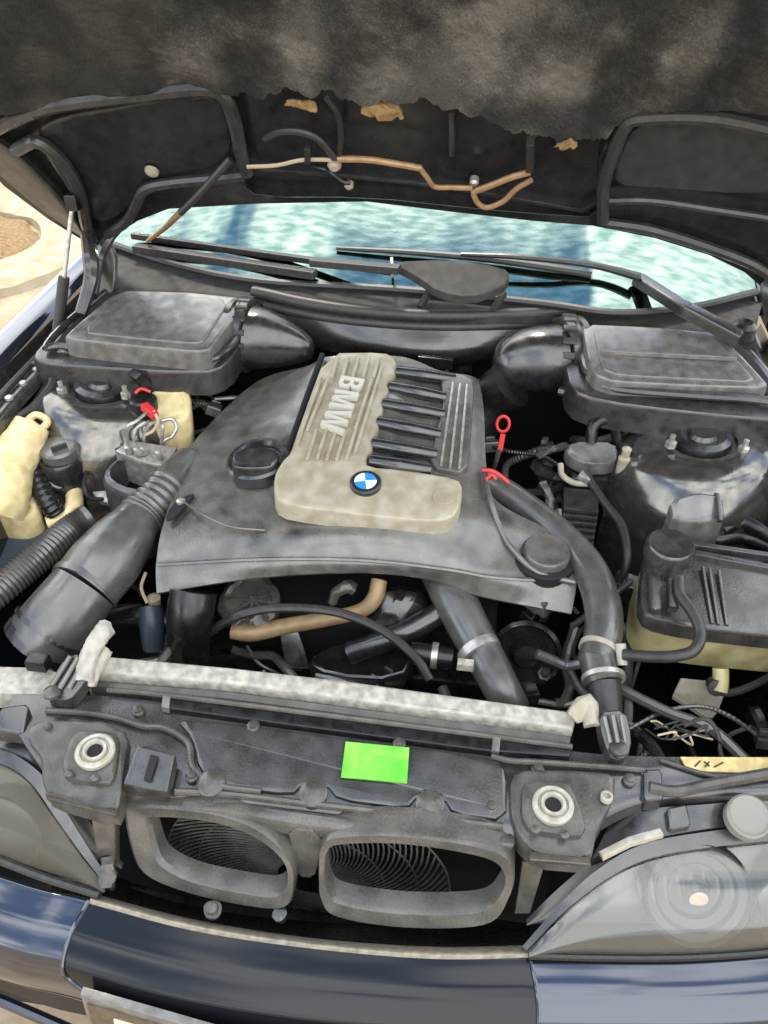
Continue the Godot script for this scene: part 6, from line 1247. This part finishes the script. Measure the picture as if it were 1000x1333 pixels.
	piece("plate_sheet", slab(Geo.new(), [pa + px * 0.008 + dn * 0.014 + Vector3(0, 0, 0.002), pa + px * 0.512 + dn * 0.014 + Vector3(0, 0, 0.002), pa + px * 0.512 + dn * 0.108 + Vector3(0, 0, 0.002), pa + px * 0.008 + dn * 0.108 + Vector3(0, 0, 0.002)], Vector3(0, 0, -0.003), 0.0008), M.plate, lp)
	var pm := TextMesh.new()
	pm.text = "PC"
	pm.font = fb_font()
	pm.font_size = 64
	pm.pixel_size = 0.0016
	pm.depth = 0.002
	pm.material = M.letter
	pm.horizontal_alignment = HORIZONTAL_ALIGNMENT_LEFT
	var pt := MeshInstance3D.new()
	pt.name = "plate_characters"
	pt.mesh = pm
	pt.transform = Transform3D(Basis(px, -dn, px.cross(-dn)), pa + px * 0.035 + dn * 0.066 + Vector3(0, 0, 0.003))
	lp.add_child(pt, true)

func fb_font() -> SystemFont:
	var f := SystemFont.new()
	f.font_names = PackedStringArray(["Droid Sans"])
	f.font_weight = 700
	return f

func lamps() -> void:
	# headlight by the right of the picture: housing, bowls behind a hazed lens
	var r := part("headlight", "large headlight with a hazy scratched lens and a round rear cap")
	var out := [Vector3(0.2884, 0.6, 0.1252), Vector3(0.3352, 0.635, 0.0861), Vector3(0.3911, 0.665, 0.0467), Vector3(0.4493, 0.68, 0.0215), Vector3(0.5396, 0.685, -0.0035), Vector3(0.6609, 0.69, -0.0308)]
	var low := [Vector3(0.2908, 0.596, 0.1269), Vector3(0.3592, 0.596, 0.1173), Vector3(0.4272, 0.598, 0.1087), Vector3(0.4952, 0.6, 0.0992), Vector3(0.5738, 0.602, 0.0843), Vector3(0.6631, 0.606, 0.0639)]
	var rows := []
	for k in 5:
		var f := k / 4.0
		var row := []
		for i in 6:
			var p: Vector3 = out[i].lerp(low[i], f)
			row.append(p + Vector3(0.1, 0.3, 1).normalized() * 0.022 * sin(PI * f) * (0.3 + 0.7 * i / 5.0))
		rows.append(row)
	piece("lens", surf(Geo.new(), rows, 40, 24, Vector3(0, -0.002, -0.002)), M.lens, r, "hazy clear lens of the larger headlight")
	var back := []
	for row in rows:
		var b := []
		for p in row:
			b.append(p + Vector3(0, -0.03, -0.055))
		back.append(b)
	piece("lamp_bowl", surf(Geo.new(), [back[0], back[1], back[2], back[3], back[4]], 30, 16), mat(Color(0.105, 0.103, 0.092), 0.3, null, 1.0, 0.4), r)
	piece("reflector", lathe(Geo.new(), Vector3(0.5026, 0.632, 0.0322), Vector3(0.05, 0.75, 1), [[0.0, -0.012], [0.018, -0.010], [0.022, -0.006], [0.034, -0.006], [0.038, 0.0], [0.050, 0.001], [0.054, 0.007], [0.064, 0.009], [0.068, 0.016], [0.071, 0.012], [0.071, -0.02], [0.0, -0.03]], 48), M.reflector, r)
	piece("bulb_shield", lathe(Geo.new(), Vector3(0.501, 0.638, 0.0335), Vector3(0.05, 0.35, 1), [[0.0, 0.02], [0.012, 0.018], [0.016, 0.0], [0.016, -0.02]], 24), M.chrome, r)
	piece("reflector", lathe(Geo.new(), Vector3(0.6441, 0.62, 0.006), Vector3(0.05, 0.35, 1), [[0.0, -0.03], [0.03, -0.025], [0.052, -0.005], [0.066, 0.03], [0.07, 0.03], [0.06, -0.02], [0.0, -0.035]], 40), M.reflector, r)
	for i in 9:
		piece("lens_flute", tube(Geo.new(), [Vector3(0.4233, 0.655, 0.0368).lerp(Vector3(0.5616, 0.655, 0.0045), i / 8.0), Vector3(0.4279, 0.64, 0.0594).lerp(Vector3(0.5642, 0.64, 0.032), i / 8.0)], 0.0022, 6, 1), M.haze, r)
	piece("lamp_gasket", surf(Geo.new(), [[Vector3(0.28, 0.605, 0.1228), Vector3(0.3222, 0.645, 0.0829), Vector3(0.3671, 0.68, 0.0479), Vector3(0.4264, 0.7, 0.0148), Vector3(0.527, 0.705, -0.0161), Vector3(0.6598, 0.708, -0.0487)], [Vector3(0.2858, 0.605, 0.1268), Vector3(0.3297, 0.645, 0.0898), Vector3(0.3852, 0.675, 0.0509), Vector3(0.445, 0.69, 0.0236), Vector3(0.5367, 0.695, -0.0015), Vector3(0.6571, 0.7, -0.0287)]], 24, 4, Vector3(0, -0.02, -0.005)), M.plastic, r)
	piece("lamp_top", surf(Geo.new(), [[Vector3(0.3902, 0.7, -0.0201), Vector3(0.438, 0.715, -0.0288), Vector3(0.5182, 0.72, -0.0438), Vector3(0.6624, 0.725, -0.0796)], [Vector3(0.3581, 0.69, 0.0401), Vector3(0.4258, 0.704, 0.013), Vector3(0.5267, 0.708, -0.0186), Vector3(0.659, 0.712, -0.0506)]], 20, 4, Vector3(0, -0.02, 0)), M.cover_dark, r)
	piece("white_seal", bar(Geo.new(), Vector3(0.3682, 0.7, 0.038), Vector3(0.4068, 0.71, 0.0171), 0.010, 0.008), M.white, r)
	piece("white_seal", bar(Geo.new(), Vector3(0.4047, 0.71, 0.0184), Vector3(0.4461, 0.715, 0.0026), 0.010, 0.008), M.white, r)
	piece("lamp_cap", lathe(Geo.new(), Vector3(0.5526, 0.735, -0.0199), Vector3(0.0, 1, 0.35), [[0.028, -0.012], [0.028, 0.004], [0.025, 0.007], [0.021, 0.004], [0.0, 0.005]], 32), mat(Color(0.20, 0.20, 0.172), 0.4, null, 1.0), r, "round translucent cap on the headlight")
	piece("lower_trim", tube(Geo.new(), [Vector3(0.2893, 0.592, 0.1272), Vector3(0.3597, 0.592, 0.1193), Vector3(0.4277, 0.594, 0.1117), Vector3(0.4957, 0.596, 0.1021), Vector3(0.5743, 0.598, 0.0872), Vector3(0.6636, 0.602, 0.0669)], 0.005, 8, 5), M.black, r)
	var l := part("headlight", "headlight with a yellowed lens, cut by the picture edge")
	var lt := [Vector3(-0.528, 0.69, 0.0102), Vector3(-0.4602, 0.685, 0.0111), Vector3(-0.416, 0.675, 0.0256), Vector3(-0.3666, 0.65, 0.0604), Vector3(-0.3184, 0.625, 0.0951), Vector3(-0.278, 0.6, 0.1186)]
	var lb := [Vector3(-0.5154, 0.602, 0.0829), Vector3(-0.4414, 0.6, 0.0947), Vector3(-0.3983, 0.598, 0.1034), Vector3(-0.3569, 0.596, 0.1099), Vector3(-0.316, 0.594, 0.1163), Vector3(-0.2778, 0.594, 0.1218)]
	var lr := []
	var lk := []
	for k in 5:
		var f := k / 4.0
		var row := []
		var b := []
		for i in 6:
			var p: Vector3 = lt[i].lerp(lb[i], f) + Vector3(-0.1, 0.3, 1).normalized() * 0.022 * sin(PI * f) * (1.0 - 0.14 * i)
			row.append(p); b.append(p + Vector3(0.0, -0.03, -0.05))
		lr.append(row); lk.append(b)
	piece("lens", surf(Geo.new(), lr, 40, 24, Vector3(0, -0.002, -0.002)), M.haze, l, "yellowed lens of the headlight at the picture edge")
	piece("lamp_bowl", surf(Geo.new(), lk, 30, 16), mat(Color(0.090, 0.084, 0.068), 0.3, null, 1.0, 0.4), l)
	piece("reflector", lathe(Geo.new(), Vector3(-0.4511, 0.6, 0.0485), Vector3(-0.05, 0.35, 1), [[0.0, -0.03], [0.03, -0.025], [0.052, -0.005], [0.06, 0.02], [0.062, 0.02], [0.054, -0.02], [0.0, -0.035]], 40), M.reflector, l)
	piece("lamp_gasket", surf(Geo.new(), [[Vector3(-0.5349, 0.7, -0.0077), Vector3(-0.4647, 0.7, -0.0059), Vector3(-0.3997, 0.69, 0.0161), Vector3(-0.3492, 0.665, 0.0544), Vector3(-0.3038, 0.635, 0.0909), Vector3(-0.2695, 0.605, 0.1157)], [Vector3(-0.5287, 0.69, 0.009), Vector3(-0.4596, 0.688, 0.0105), Vector3(-0.4117, 0.678, 0.0258), Vector3(-0.3625, 0.653, 0.0606), Vector3(-0.3144, 0.628, 0.0951), Vector3(-0.2747, 0.602, 0.1202)]], 24, 4, Vector3(0, -0.02, -0.004)), M.cover_dark, l)
	piece("lamp_top", surf(Geo.new(), [[Vector3(-0.5455, 0.71, -0.0323), Vector3(-0.4737, 0.71, -0.029), Vector3(-0.4098, 0.705, -0.0179), Vector3(-0.3956, 0.69, 0.0105)], [Vector3(-0.5321, 0.705, -0.0057), Vector3(-0.4622, 0.705, -0.0039), Vector3(-0.4126, 0.7, 0.0073), Vector3(-0.3965, 0.69, 0.0181)]], 16, 4, Vector3(0, -0.02, 0)), M.cover_dark, l)
	piece("lower_trim", tube(Geo.new(), [Vector3(-0.5142, 0.598, 0.0875), Vector3(-0.4392, 0.596, 0.1012), Vector3(-0.3658, 0.594, 0.1156), Vector3(-0.2847, 0.592, 0.1271)], 0.006, 8, 5), M.rubber, l)
	piece("lamp_bracket", rough(tube(Geo.new(), [Vector3(-0.2755, 0.6, 0.1193), Vector3(-0.2778, 0.61, 0.1032), Vector3(-0.2865, 0.62, 0.0877)], [0.010, 0.012, 0.010], 10, 4), 0.006, 40), M.steel, l)
